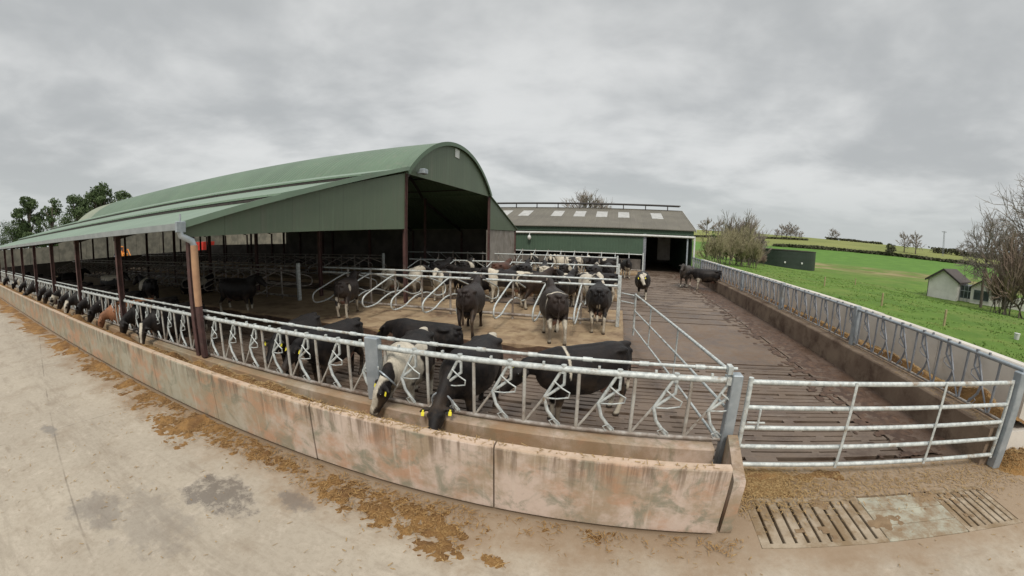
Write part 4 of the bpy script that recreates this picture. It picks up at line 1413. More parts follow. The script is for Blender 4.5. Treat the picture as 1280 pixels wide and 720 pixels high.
def cow(label, pose, x, y, z, heading, scale=.92, spots=(), tags=False, eyes=False, group=None, cat='cow', collar=False, **kw):
    global ncow
    if pose not in SHAPES:
        SHAPES[pose] = cow_shape(**SPEC[pose])
    src, fr = SHAPES[pose]
    me = src.copy()
    me.name = 'cow'
    ncow += 1
    paint(me, fr, spots, seed=ncow * 1.37, **kw)
    me.materials.append(MAT['hide'])
    o = bpy.data.objects.new('cow', me)
    COL.objects.link(o)
    o.location = (x, y, z)
    o.rotation_euler = (0, 0, R(heading))
    o.scale = (scale,) * 3
    tag(o, label, cat, group)
    P, D, S, U, dz = fr
    if tags:
        for s in (1, -1):
            c = bpy.data.objects.new('ear_tag', TAGM)
            COL.objects.link(c)
            c.parent = o
            c.location = P + D * .075 + S * s * .21 + U * .035
            X = S
            Zax = (-D * .35 + U * -.2 + Vector((0, 0, .8))).normalized()
            Yax = Zax.cross(X).normalized()
            X = Yax.cross(Zax)
            c.rotation_mode = 'QUATERNION'
            c.rotation_quaternion = Matrix((X, Yax, Zax)).transposed().to_quaternion()
    if eyes:
        for s in (1, -1):
            c = bpy.data.objects.new('eye', EYEM)
            COL.objects.link(c)
            c.parent = o
            c.location = P + D * .15 + S * s * .123 + U * .055
    if collar:
        m = MB()
        k = [P - D * .02 + Vector((-.13, 0, .03)) + S * .155 * math.cos(a) + (U * .55 - D * .3 + Vector((.25, 0, .12))).normalized() * .20 * math.sin(a) for a in [i * math.pi / 10 for i in range(21)]]
        m.tube(k, .016, 6)
        mm_ = m.mesh('collar', smooth=True)
        mm_.materials.append(MAT['galv_plate'])
        c = bpy.data.objects.new('collar', mm_)
        COL.objects.link(c)
        c.parent = o
    return o


E3 = lambda c, r: (c, r)
# --- eating at the front trough, near part
cow('white-backed cow with black flanks and a white blaze, head down over the front trough', 'feed_side', -3.30, 5.50, 0, -80, .92,
    [E3((.60, 0, 1.2), (.30, .7, .62)), E3((-.80, 0, 1.25), (.17, .5, .45)), E3((.2, .3, 1.30), (.25, .10, .12)), E3((.80, 0, .95), (.25, .5, .4)), E3((.5, 0, .6), (.4, .5, .3)), E3((-.3, 0, .62), (.5, .4, .16))],
    tags=True, eyes=True, legs=.5, blaze=1.5, collar=True)
cow('black cow with a small white tail patch, neck bent straight down into the trough', 'reach', -2.15, 5.52, 0, -94, .93,
    [E3((-.80, .05, 1.36), (.12, .12, .14))], tags=True, legs=.0, collar=True)
cow('black cow sideways on the slats behind the barrier, one thin white stripe over its shoulder', 'low', -.40, 6.02, 0, -143, .92,
    [E3((.50, .18, 1.25), (.028, .3, .36)), E3((.50, 0, 1.42), (.03, .25, .2))], tags=True, legs=.36, eyes=True)
cow('left of the two dark heads with yellow ear tags waiting behind the barrier bars', 'low', -6.42, 5.98, 0, -72, .88, [], tags=True, eyes=True)
cow('right of the two dark heads with yellow ear tags waiting behind the barrier bars', 'low', -5.35, 5.92, 0, -92, .88, [], tags=True, eyes=True)
cow('black cow standing crosswise behind the white-backed cow, one yellow tag showing', 'low', -3.75, 6.95, 0, 176, .86, [E3((-.9, 0, .7), (.1, .1, .3))], tags=True)
# --- heads along the trough under the lean-to, from the tan downpipe to the far left
cow('black cow with a white forehead star at the trough, left of the tan downpipe', 'feed_right', -10.75, 5.34, 0, -86, .93, [], eyes=True, blaze=.75, legs=.3)
cow('red-brown calf reaching into the trough under the lean-to', 'feed', -14.0, 5.25, 0, -100, .84, [], base=(.30, .135, .07), udder=False, cat='calf', eyes=True)
cow('black cow eating beside the red-brown calf, its neck stretched left', 'feed_side', -15.4, 5.4, 0, -84, .93, [], legs=.3, eyes=True)
cow('black cow at the trough, second left of the red-brown calf', 'feed_side', -16.9, 5.4, 0, -90, .93, [], legs=.3)
cow('black cow with a white muzzle at the trough, third left of the red-brown calf', 'feed', -18.4, 5.35, 0, -95, .95, [], blaze=2.2, eyes=True)
cow('black cow with a broad white face at the trough, halfway along the lean-to', 'feed_side', -21.6, 5.4, 0, -80, .95, [E3((.6, 0, .9), (.3, .5, .4))], facew=.5, eyes=True)
cow('dark cow at the trough left of the broad white-faced one', 'feed', -24.6, 5.4, 0, -92, .95, [])
cow('black cow whose head sticks far out over the distant trough', 'reach', -28.2, 5.3, 0, -85, .98, [])
cow('black and white cow feeding near the far end of the trough', 'feed_side', -34.5, 5.4, 0, -90, .95, [E3((.7, 0, 1), (.3, .4, .4))], blaze=1.5)
cow('farthest dark cow feeding at the left edge of the photo', 'feed', -40.0, 5.4, 0, -90, .95, [])
for cx, ps, hd, lb in ((-12.4, 'feed', -80, 'black cow feeding between the star-faced cow and the red-brown calf'), (-19.9, 'feed_side', -88, 'black cow feeding just right of the broad white-faced cow'), (-23.1, 'feed', -96, 'black cow feeding just left of the broad white-faced cow'), (-31.2, 'feed_side', -90, 'black cow feeding left of the far cow with its head stuck out')):
    cow(lb, ps, cx, 5.4, 0, hd, .93, [], legs=.3)
# --- on the first platform
cow('dark cow from behind with white hind feet, at the left end of the open cubicles', 'stand', -8.9, 10.65, .2, 112, .93, [E3((-.55, -.25, 1.1), (.09, .1, .14)), E3((-.62, .1, .70), (.14, .2, .12))], legs=.52, base=(.026, .02, .018))
cow('all-black cow seen from behind, standing alone on the straw bed', 'stand', -4.05, 10.2, .2, 100, .97, [], base=(.024, .017, .015), tail=False, udder=False)
cow('dark brown-black cow seen from behind with a white arch over its rump', 'stand', -1.65, 10.25, .2, 107, .97, [E3((-.56, .0, 1.25), (.045, .55, .42)), E3((-.80, 0, .5), (.25, .4, .3))], legs=.56, base=(.028, .020, .017))
cow('black cow from behind, pink udder and white hind legs, beside the first cubicle end post', 'stand_b', -.52, 11.72, .2, 93, .97, [E3((-.85, 0, .85), (.1, .06, .3)), E3((-.3, -.25, 1.3), (.05, .05, .05))], legs=.62)
# --- far side of the first cubicles
cow('cream-white cow with a black saddle standing among the cubicles in front of the barn column', 'stand', -9.05, 14.55, .2, 28, .92, [E3((-.6, 0, 1.0), (.45, .8, .7)), E3((.75, 0, 1.2), (.4, .7, .45)), E3((.2, 0, .55), (1.2, .6, .3))], legs=.8)
cow('white-faced black cow facing the yard between two cubicle dividers', 'stand', -7.3, 15.0, .2, -78, .90, [E3((.85, 0, 1.2), (.3, .3, .5))], legs=.8, blaze=2.6, eyes=True)
cow('large black cow lying behind the cubicle rail left of the white-ended cow', 'stand_b', -7.0, 17.2, 0, 168, 1.0, [], legs=.3)
cow('black cow with white shoulders and white hindquarters standing across the cubicles', 'stand_b', -4.35, 15.05, .2, 186, .95, [E3((-.7, 0, 1.1), (.30, .8, .6)), E3((.62, 0, 1.15), (.28, .8, .6)), E3((0, 0, .58), (.7, .5, .14))], legs=.7)
cow('dark brown cow with a white tuft on its back, right of the white-ended cow', 'stand', -3.15, 14.7, .2, 62, .95, [E3((-.35, .1, 1.4), (.2, .2, .12))], base=(.032, .020, .015), legs=.45)
cow('black cow with a white chevron across its back, under the first rail', 'stand', -1.95, 14.6, .2, 80, .93, [E3((-.35, .0, 1.3), (.05, .55, .3)), E3((-.5, 0, .55), (.4, .4, .2))], legs=.6)
cow('white-muzzled black cow looking out between the middle cubicles', 'stand', -3.35, 16.9, 0, -70, .92, [E3((.7, 0, 1.0), (.3, .3, .3))], blaze=2.0, eyes=True, legs=.5)
cow('black cow beside the passage with a white patch behind its ear, near the second row', 'low', -.85, 17.7, 0, 196, .97, [E3((.62, 0, 1.25), (.16, .6, .3)), E3((-.75, 0, .6), (.2, .5, .4))], legs=.6)
cow('black cow between the first and second cubicle rows, mostly hidden by rails', 'stand', -1.95, 17.1, 0, 150, .93, [E3((.2, 0, 1.4), (.3, .2, .15))], legs=.4)
# --- second row and behind
cow('red-brown backed cow in the second cubicle row', 'stand', -5.95, 19.3, .2, 80, .96, [], base=REDB, legs=.4)
cow('black cow standing in the second row right of the red-brown backed one', 'stand', -4.7, 19.2, .2, 92, .96, [], legs=.4)
cow('black cow in the second row with white spots on its shoulders', 'stand_b', -2.6, 20.6, .2, 70, .94, [E3((.5, .2, 1.2), (.25, .3, .25)), E3((-.4, -.2, 1.2), (.2, .3, .2))], legs=.5)
cow('white and black cow behind the third rail, near the lamp post', 'stand', -4.7, 26.9, .2, -80, .96, [E3((.4, 0, 1.2), (.35, .7, .5)), E3((-.6, 0, 1.2), (.3, .7, .5))], legs=.8, blaze=2.2)
cow('mainly white cow among the black ones in the third row', 'stand_b', -3.4, 27.2, .2, 185, .96, [E3((.5, 0, 1.1), (.6, .8, .7)), E3((-.75, 0, 1.1), (.3, .7, .5))], legs=.8, blaze=2)
cow('black cow with a white poll in the third row', 'stand', -1.9, 27.4, .2, -95, .96, [E3((1.1, 0, 1.5), (.12, .2, .12))], legs=.3)
cow('black cow with white flecks near the right end of the third row', 'low', -.7, 27.0, .2, 170, .96, [E3((.2, .2, 1.3), (.15, .2, .12)), E3((-.4, -.2, 1.25), (.12, .2, .1))], legs=.3)
cow('black cow with a pink-white foreleg at the right end of the third row', 'stand', .65, 29.3, 0, -85, .98, [E3((.75, 0, .8), (.2, .2, .3))], legs=.7)
for args, kw in ((('black cow with a white back patch behind the large black cow', 'stand_b', -6.0, 16.0, 0, 20), dict(spots=[E3((.1, 0, 1.4), (.35, .4, .2))], legs=.5)),
                 (('black cow with white hips facing away between the first two rows', 'stand', -5.2, 17.3, 0, 75), dict(spots=[E3((-.7, 0, 1.2), (.25, .5, .3))], legs=.6)),
                 (('black cow with one white shoulder beside the white chevron cow', 'stand_b', -2.6, 15.9, 0, 160), dict(spots=[E3((.55, 0, 1.15), (.2, .6, .35))], legs=.5)),
                 (('mostly white cow with black ears behind the cow with the pink udder', 'stand', -1.1, 15.0, .2, -65), dict(spots=[E3((.3, 0, 1.1), (.7, .7, .7)), E3((-.8, 0, 1.0), (.3, .6, .6))], legs=.9, blaze=2.4, eyes=True)),
                 (('black cow standing at the left end of the second cubicle row', 'stand', -9.3, 18.9, .2, 85), dict(legs=.4)),
                 (('black cow with a white flank standing behind the cream-white cow', 'stand_b', -8.0, 19.6, .2, 95), dict(spots=[E3((-.2, 0, 1.1), (.3, .7, .35))], legs=.5)),
                 (('black cow with a white rump behind the white-muzzled one', 'stand', -3.6, 18.9, .2, 100), dict(spots=[E3((-.8, 0, 1.25), (.2, .5, .25))], legs=.5)),
                 (('black cow with a white collar of hair at the end of the second row', 'stand_b', -1.2, 19.9, .2, 80), dict(spots=[E3((.72, 0, 1.2), (.1, .6, .5))], legs=.5)),
                 (('pure black cow at the right end of the second row', 'low', -.55, 21.6, .2, 88), dict(legs=.2)),
                 (('white-legged black cow at the left of the third row', 'stand', -6.0, 27.3, .2, -85), dict(spots=[E3((.2, 0, 1.3), (.2, .5, .2))], legs=.9, blaze=1.2)),
                 (('black cow with a white head at the back beside the shed wall', 'stand', -2.6, 29.6, 0, -100), dict(spots=[E3((1.05, 0, 1.4), (.3, .3, .3))], legs=.4, facew=.5)),
                 (('black cow with a pale rump at the back beside the shed wall', 'stand_b', -.6, 30.2, 0, 60), dict(spots=[E3((-.75, 0, 1.2), (.25, .6, .4))], legs=.5))):
    cow(*args, .96, **kw)
# --- in the passage
cow('black cow with a white face walking towards the yard in the middle of the passage', 'walk', 1.28, 19.6, 0, -92, .95, [E3((.62, .05, 1.42), (.22, .16, .16)), E3((1.0, .05, 1.36), (.3, .14, .12))], blaze=2.3, legs=.5, tags=True, eyes=True)
cow('dark grey-black cow facing the camera by the right barrier, half behind another cow', 'stand', 4.55, 25.9, 0, -112, .97, [], base=(.05, .042, .036), legs=.25, eyes=True)
cow('black cow standing sideways with white forelegs by the right barrier', 'low', 5.62, 24.4, 0, 174, .93, [E3((.6, 0, .66), (.25, .5, .16))], legs=.52)
# --- in the dark of the barn
cow('big dark cow with pale lower legs standing in the shade behind the first column', 'stand', -13.9, 9.6, 0, 12, 1.0, [], legs=.42, base=(.012, .01, .01))
cow('black cow in the shade with a white-spotted side, between the second and third columns', 'stand_b', -19.4, 8.2, 0, 175, .97, [E3((0, 0, 1.2), (.3, .8, .4))], legs=.5)
cow('pale-backed cow in the shade further along the lean-to', 'stand', -24.0, 8.0, 0, 20, .97, [E3((0, 0, 1.4), (.9, .6, .3))], legs=.5)
cow('black and white cow lying in the dim cubicles under the lean-to', 'lie', -20.0, 11.2, .2, 85, .95, [E3((.1, 0, 1.3), (.4, .7, .3))])
cow('black cow standing by the far columns of the lean-to', 'stand', -31.5, 7.6, 0, 100, .97, [E3((.3, .2, 1.3), (.2, .4, .3))], legs=.4)
for s_me, _ in SHAPES.values():
    bpy.data.meshes.remove(s_me)
# ------------------------------------------------------------------ trees and shrubs
def branch_tree(seed, height, spread, trunk_r, levels=5, lean=0.0, split=(2, 3), first=0.30, up=0.55, ntips=None, twig_r=.012, minlen=.25):
    """limbs and twigs of a leafless tree at the origin: (trunk MB, crown MB)"""
    r = random.Random(seed)
    tr, cr = MB(), MB()

    def grow(p, d, l, rad, lev):
        pts, q, dd = [p], p, d.copy()
        seg = 3
        for i in range(seg):
            dd = (dd + Vector((r.gauss(0, .16), r.gauss(0, .16), r.gauss(0.05, .10)))).normalized()
            q = q + dd * l / seg
            pts.append(q)
        r2 = rad * (.72 if lev < 2 else .55)
        (tr if lev <= 1 else cr).tube(pts, rad, 6 if lev <= 1 else (4 if lev == 2 else 3), max(r2, twig_r * .5))
        if lev >= levels:
            return
        n = r.randint(*split) + (1 if lev >= 2 else 0) + (2 if lev == 0 else 1 if lev == 1 else 0)
        for i in range(n):
            base = pts[-1] if i < 1 else pts[r.randint(1 if lev else 2, seg)]
            a = r.random() * 2 * math.pi
            tilt = r.uniform(.25, .75) * spread * (.35 if i == 0 else 1.25)
            o = dd.orthogonal().normalized()
            o2 = dd.cross(o)
            nd = (dd + (o * math.cos(a) + o2 * math.sin(a)) * tilt + Vector((0, 0, up * .25))).normalized()
            grow(base, nd, l * r.uniform(.62, .86), max(r2 * r.uniform(.6, .85), twig_r), lev + 1)
    grow(Vector((0, 0, -.2)), Vector((lean, 0, 1)).normalized(), height * first, trunk_r, 0)
    top = max(v[2] for v in cr.v) if cr.v else height
    k = height / top
    for m_ in (tr, cr):
        m_.v = [(v[0] * k, v[1] * k, v[2] * k) for v in m_.v]
    return tr, cr


def fan_tree(seed, h, w, limbs, nb, nt, twig_r, trunk_r, clear=.22):
    """leafless tree with a domed crown: limbs run out to the dome, each carries branches and twigs"""
    r = random.Random(seed)
    tr, cr = MB(), MB()
    tp = [Vector((0, 0, -.4)), Vector((r.gauss(0, .01) * h, r.gauss(0, .01) * h, h * .25)), Vector((r.gauss(0, .02) * h, r.gauss(0, .02) * h, h * .5)), Vector((r.gauss(0, .02) * h, 0, h * .78))]
    tr.tube(tp, [trunk_r, trunk_r * .75, trunk_r * .45, twig_r], 7)
    C = Vector((0, 0, h * .52))

    def rv(s):
        return Vector((r.gauss(0, s), r.gauss(0, s), r.gauss(0, s)))
    for i in range(limbs):
        d = Vector((r.gauss(0, 1), r.gauss(0, 1), r.gauss(.35, .8))).normalized()
        if d.z < -.45:
            d.z = -d.z
        k = r.uniform(.62, .93)
        T = C + Vector((d.x * w * .5, d.y * w * .5, d.z * h * .44)) * k
        f = min(.95, max(clear, (T.z / h - .22 + r.gauss(0, .06))))
        q = f * 3 / .78 if f < .78 else 3
        a = min(2, int(f / .26))
        S = tp[a].lerp(tp[a + 1], min(1.0, max(0.0, f / .26 - a)))
        Mid = S.lerp(T, .5) + Vector((0, 0, -.02 * h)) + rv(.02 * h)
        rad = trunk_r * r.uniform(.2, .34)
        (tr if i % 3 == 0 else cr).tube([S, Mid, T], [rad, rad * .6, twig_r], 4)
        for j in range(nb):
            u = r.uniform(.3, 1.0)
            B = S.lerp(Mid, u * 2) if u < .5 else Mid.lerp(T, u * 2 - 1)
            bd = ((B - C).normalized() * .8 + rv(.55) + Vector((0, 0, .25))).normalized()
            l = h * r.uniform(.07, .16)
            E1 = B + bd * l * .5 + rv(.008 * h)
            E2 = E1 + (bd + rv(.25)).normalized() * l * .5
            cr.tube([B, E1, E2], [twig_r * 2, twig_r * 1.5, twig_r * .8], 3)
            for _ in range(nt):
                v = r.uniform(.2, 1)
                Q = B.lerp(E1, v * 2) if v < .5 else E1.lerp(E2, v * 2 - 1)
                td = (bd + rv(.6) + Vector((0, 0, .15))).normalized()
                cr.tube([Q, Q + td * h * r.uniform(.03, .08)], [twig_r, twig_r * .5], 3)
    return tr, cr


def plant_tree(name, label, cat, loc, tr, cr, mt, mc, group=None):
    o = thing(name, label, cat, loc, group)
    for nm, mb_, mt_ in (('trunk', tr, mt), ('crown', cr, mc)):
        if mb_ is None:
            continue
        me = mb_.mesh(nm)
        me.materials.append(mt_)
        inst(nm, me, o, loc)
    return o


def again(o, loc, rz, s, label=None):
    c = copy_tree(o)
    c.location = loc
    c.rotation_euler = (0, 0, rz)
    c.scale = (s, s, s)
    if label:
        c['label'] = label
    return c


def at(az, dist):
    a = R(az)
    x, y = dist * math.sin(a), dist * math.cos(a)
    return x, y, terrain_h(x, y)


# leafy evergreens on the left, beyond the barn
def leaf_cloud(seed, blobs, n, size):
    r = random.Random(seed)
    m = MB()
    tot = sum(b[3] ** 2 for b in blobs)
    for bx, by, bz, br in blobs:
        for _ in range(int(n * br * br / tot)):
            d = Vector((r.gauss(0, 1), r.gauss(0, 1), r.gauss(0, 1))).normalized() * br * (r.random() ** .45)
            if noise.noise(Vector((bx + d.x, by + d.y, bz + d.z)) * .9 / max(br, .5) + Vector((seed, 0, 0))) < -.05:
                continue
            p = Vector((bx, by, bz)) + Vector((d.x, d.y, d.z * .8))
            u = Vector((r.gauss(0, 1), r.gauss(0, 1), r.gauss(0, .6))).normalized()
            v = u.orthogonal().normalized()
            v = (Matrix.Rotation(r.random() * 6.28, 3, u) @ v)
            s = size * r.uniform(.5, 1.2)
            w = u.cross(v)
            m.add([p - v * s, p + w * s * .45, p + v * s, p - w * s * .45], [(0, 1, 2, 3)])
    return m


def leafy_tree(label, loc, seed, h, w, dense=1.0, nleaf=2600, group=None):
    r = random.Random(seed)
    blobs = []
    for i in range(int(26 * dense)):
        t = r.random()
        a = r.random() * 6.28
        rr = w * r.uniform(.15, .95) * math.sin(math.pi * min(.97, .22 + .70 * t))
        blobs.append((rr * math.cos(a), rr * math.sin(a), h * (.22 + .72 * t), w * r.uniform(.18, .40)))
    m = leaf_cloud(seed, blobs, nleaf, h * .019)
    tr = MB().tube([(0, 0, -.4), (.1, 0, h * .35), (-.1, .1, h * .62), (0, 0, h * .9)], [h * .03, h * .024, h * .015, h * .004], 7)
    for b in blobs[::2]:
        tr.tube([(0, 0, b[2] * .62), (b[0] * .6, b[1] * .6, b[2] * .9), b[:3]], [h * .012, h * .007, h * .003], 5)
    return plant_tree('evergreen_tree', label, 'tree', loc, tr, m, MAT['bark'], MAT['needles'], group)


G = 'evergreen trees beyond the far end of the barn'
ES = 1.28
for az, d, h, w, dn, lb in ((-69.5, 92, 13.4, 3.2, 1.0, 'tall evergreen whose crown touches the far end of the barn roof'),
                            (-72.5, 86, 14.6, 3.6, 1.1, 'tallest evergreen of the clump beyond the barn'),
                            (-75.3, 90, 12.6, 3.6, 1.1, 'evergreen with a gap of sky low in its crown, left of the tallest one'),
                            (-78.2, 84, 11.6, 3.0, .8, 'loose open evergreen in the middle of the clump beyond the barn'),
                            (-80.8, 86, 12.0, 3.0, .7, 'ragged evergreen with a flat top left of the clump middle'),
                            (-82.6, 88, 7.6, 4.0, 1.0, 'low broad evergreen above the eaves at the left'),
                            (-86.0, 84, 11.0, 3.4, .5, 'sparse evergreen cut off by the left edge of the photo'),
                            (-76.5, 98, 9.5, 6.0, 1.2, 'dark bushy evergreen filling the foot of the clump'),
                            (-71.0, 100, 10.5, 5.0, 1.2, 'bushy evergreen behind the tallest one')):
    x, y, z = at(az, d * 1.36)
    leafy_tree(lb, (x, y, z), int(az * 10) % 997, h * ES, w * ES * 1.2, dn * 1.5, 14000, G)

# leafless trees
x, y, z = at(-5.0, 78)
tr, cr = fan_tree(5, 13.2, 11.5, 64, 7, 6, .034, .35)
plant_tree('bare_tree', 'wide leafless tree rising behind the ridge of the green shed', 'tree', (x, y, -.35), tr, cr, MAT['bark'], MAT['twig'])
x, y, z = at(48.8, 69)
tr, cr = fan_tree(12, 13.4, 7.5, 40, 7, 5, .022, .24, .3)
o1 = plant_tree('bare_tree', 'slender leafless tree in front of the white house', 'tree', (x, y, z), tr, cr, MAT['bark'], MAT['twig'])
x, y, z = at(54.6, 60)
tr, cr = fan_tree(21, 18.0, 12.0, 66, 8, 5, .024, .40, .2)
plant_tree('bare_tree', 'big dense leafless tree cut off by the right edge of the photo', 'tree', (x, y, z), tr, cr, MAT['bark'], MAT['twig'])
x, y, z = at(51.3, 72)
again(o1, (x, y, z), 1.3, .92, 'leafless tree between the slender one and the big one at the right edge')

# willow scrub beyond the shed corner
scr = []
for sd, h in ((31, 7.2), (32, 6.2)):
    m_t, m_c = MB(), MB()
    rr = random.Random(sd)
    for k in range(13):
        a = rr.random() * 6.28
        t_, c_ = branch_tree(sd * 100 + k, h * rr.uniform(.6, 1.0), .62, .05, 4, lean=rr.uniform(-.35, .35), first=.30, twig_r=.024, split=(2, 3))
        ox, oy = rr.uniform(-1.6, 1.6), rr.uniform(-1.4, 1.4)
        for src, dst in ((t_, m_t), (c_, m_c)):
            ca, sa = math.cos(a), math.sin(a)
            dst.add([(v[0] * ca - v[1] * sa + ox, v[0] * sa + v[1] * ca + oy, v[2]) for v in src.v], src.f)
    scr.append((m_t, m_c))
G = 'leafless scrub beyond the shed corner'
protos = {}
for i, (az, d, s, k, mc, lb) in enumerate(((13.2, 62, .72, 0, 'twig_olive', 'olive scrub bush against the corner of the green shed'),
                                           (15.2, 66, .86, 1, 'twig_olive', 'olive scrub bush second from the shed corner'),
                                           (17.4, 70, 1.05, 0, 'twig_olive', 'tallest olive scrub bush, in the middle of the clump'),
                                           (18.4, 66, .85, 1, 'twig_olive', 'olive scrub bush on the tank side of the clump'),
                                           (19.3, 78, .66, 0, 'twig_russet', 'reddish scrub bush overlapping the left end of the round tank'),
                                           (20.4, 88, .42, 1, 'twig_russet', 'low reddish scrub bush in front of the round tank'),
                                           (16.2, 92, 1.6, 0, 'twig', 'tall grey leafless bush behind the olive scrub'),
                                           (18.4, 96, 1.55, 1, 'twig', 'grey leafless bush behind the scrub, right of the taller one'),
                                           (19.2, 100, 1.25, 0, 'twig', 'grey leafless bush rising above the left end of the tank'))):
    x, y, z = at(az, d)
    if (k, mc) not in protos:
        protos[k, mc] = plant_tree('scrub_bush', lb, 'bush', (x, y, z), scr[k][0], scr[k][1], MAT['bark'], MAT[mc], G)
        o = protos[k, mc]
        o.scale = (s,) * 3
        o.rotation_euler = (0, 0, i * 1.1)
    else:
        again(protos[k, mc], (x, y, z), i * 1.1, s, lb)
x, y, z = at(52.9, 57)
o = again(protos[0, 'twig_russet'], (x, y, z), .4, 1.5, 'russet bush beside the big leafless tree at the right edge')
o['group'] = 'russet bushes beside the white house'
x, y, z = at(51.2, 61)
o = again(protos[0, 'twig_russet'], (x, y, z), 2.0, .80, 'russet bush hiding the right end of the white house')
o['group'] = 'russet bushes beside the white house'

# trees along the far ridge: one small crown, copied
tr, cr = fan_tree(41, 9.0, 8.0, 22, 5, 3, .06, .28, .15)
far = None
for i, (az, d, s) in enumerate(((22.3, 330, .9), (23.0, 334, 1.05), (23.6, 338, .95), (24.2, 336, 1.2), (24.9, 338, 1.0), (12.5, 300, 1.3), (14.2, 305, 1.2), (29.7, 400, .95), (30.2, 402, .8),
                                (39.0, 300, 1.15), (40.4, 296, 1.2), (45.8, 320, .7), (46.9, 318, .75), (25.6, 345, .6), (48.2, 322, .8))):
    x, y, z = at(az, d)
    s *= 1.35
    lb = 'small leafless tree on the skyline of the far hill'
    if far is None:
        far = plant_tree('hedgerow_tree', lb, 'tree', (x, y, z - .2), tr, cr, MAT['bark'], MAT['twig'], 'leafless trees on the far hill')
    else:
        again(far, (x, y, z - .2), i * .9, s)
x, y, z = at(13.5, 210)
m = leaf_cloud(77, [(0, 0, 3 + i * 1.2, 2.2 - i * .3) for i in range(7)], 900, .5)
plant_tree('conifer', 'small pointed conifer above the shed corner', 'tree', (x, y, z), MB().tube([(0, 0, -.3), (0, 0, 9)], .2, 6, .05), m, MAT['bark'], MAT['needles'])
x, y, z = at(37.5, 262)
m = leaf_cloud(78, [(rnd.uniform(-3, 3), rnd.uniform(-2, 2), rnd.uniform(2.2, 5), rnd.uniform(1.6, 2.6)) for i in range(9)], 1500, .6)
plant_tree('round_bush', 'dark rounded evergreen standing in the hedge line on the hill', 'tree', (x, y, z), MB().tube([(0, 0, -.3), (0, 0, 3)], .3, 6, .15), m, MAT['bark'], MAT['hedge'])

# hedges across the hill
def hedge(label, pts, h, w, seed):
    m = MB()
    r = random.Random(seed)
    for (a0, d0), (a1, d1) in zip(pts, pts[1:]):
        for i in range(int(abs(a1 - a0) * 14)):
            f = i / max(1, int(abs(a1 - a0) * 14))
            x, y, z = at(a0 + (a1 - a0) * f, d0 + (d1 - d0) * f)
            for _ in range(9):
                s = r.uniform(.5, 1.1)
                p = Vector((x + r.gauss(0, w), y + r.gauss(0, w), z + h * r.random() ** .7 * (1 + .5 * fbm(x * .05, y * .05, 1, seed))))
                u = Vector((r.gauss(0, 1), r.gauss(0, 1), r.gauss(0, .7))).normalized()
                v = u.orthogonal().normalized()
                wv = u.cross(v)
                m.add([p - v * s, p + wv * s * .7, p + v * s, p - wv * s * .7], [(0, 1, 2, 3)])
    o = m.build('hedge', MAT['hedge'])
    return tag(o, label, 'hedge')


hedge('dark hedge along the foot of the olive hillside', [(22, 262), (30, 264), (38, 262), (50, 250), (58, 240)], 1.3, .7, 1)
hedge('short dark hedge on the skyline of the hill', [(29, 404), (33, 404), (36, 392)], 1.8, 1.0, 2)
hedge('scrubby hedge at the far right skyline behind the mast', [(42.5, 330), (47, 322), (58, 300)], 3.2, 1.5, 3)
hedge('low hedge on the skyline above the round tank', [(10, 300), (18, 320), (26.5, 345)], 1.0, .8, 4)

# round slurry tank
x, y, z = at(23.05, 116)
t = thing('slurry_tank', 'dark green round slurry tank standing in the field', 'tank', (x, y, z))
m = MB()
n, rad, hh = 64, 9.4, 4.45
for rr_, zz in ((rad, -.5), (rad, hh), (rad - .12, hh), (rad - .12, -.5)):
    m.v += [(x + rr_ * math.cos(6.28318 * i / n), y + rr_ * math.sin(6.28318 * i / n), z + zz) for i in range(n)]
for k in range(3):
    m.f += [(k * n + i, k * n + (i + 1) % n, (k + 1) * n + (i + 1) % n, (k + 1) * n + i) for i in range(n)]
m.build('tank_wall', MAT['tank'], t)
m = MB()
m.tube([(x + (rad + .05) * math.cos(6.28318 * i / n), y + (rad + .05) * math.sin(6.28318 * i / n), z + hh) for i in range(n + 1)], .09, 6)
m.build('rim', MAT['dark_steel'], t)
for az in (20.9, 23.6, 26.4):
    a, b, _ = at(az, 107.2)
    d_ = Vector((a - x, b - y, 0)).normalized() * (rad + .12)
    MB().cbox(x + d_.x - .22, x + d_.x + .22, y + d_.y - .1, y + d_.y + .1, z + 1.25, z + 1.7, .05).build('white_plate', MAT['white_plastic'], t)
MB().add([(x + rad * math.cos(6.28318 * i / n) * .98, y + rad * math.sin(6.28318 * i / n) * .98, z + 3.2) for i in range(n)], [tuple(range(n))]).build('slurry', MAT['pit'], t)

# white house beyond the field: built along its own axis, then turned
hx, hy, hz = at(44.05, 74)
house = thing('white_house', 'low white-rendered house with dark roofs beyond the green field', 'house', (hx, hy, hz))
m = MB().prism([(-2.35, -.4), (2.35, -.4), (2.35, 2.75), (0, 4.25), (-2.35, 2.75)], 'y', 0, 9.0)


def local(mb_, name, mat, parent=None):
    par = parent or house
    me = mb_.mesh(name)
    me.materials.append(mat)
    o = bpy.data.objects.new(name, me)
    COL.objects.link(o)
    o.parent = par
    return o


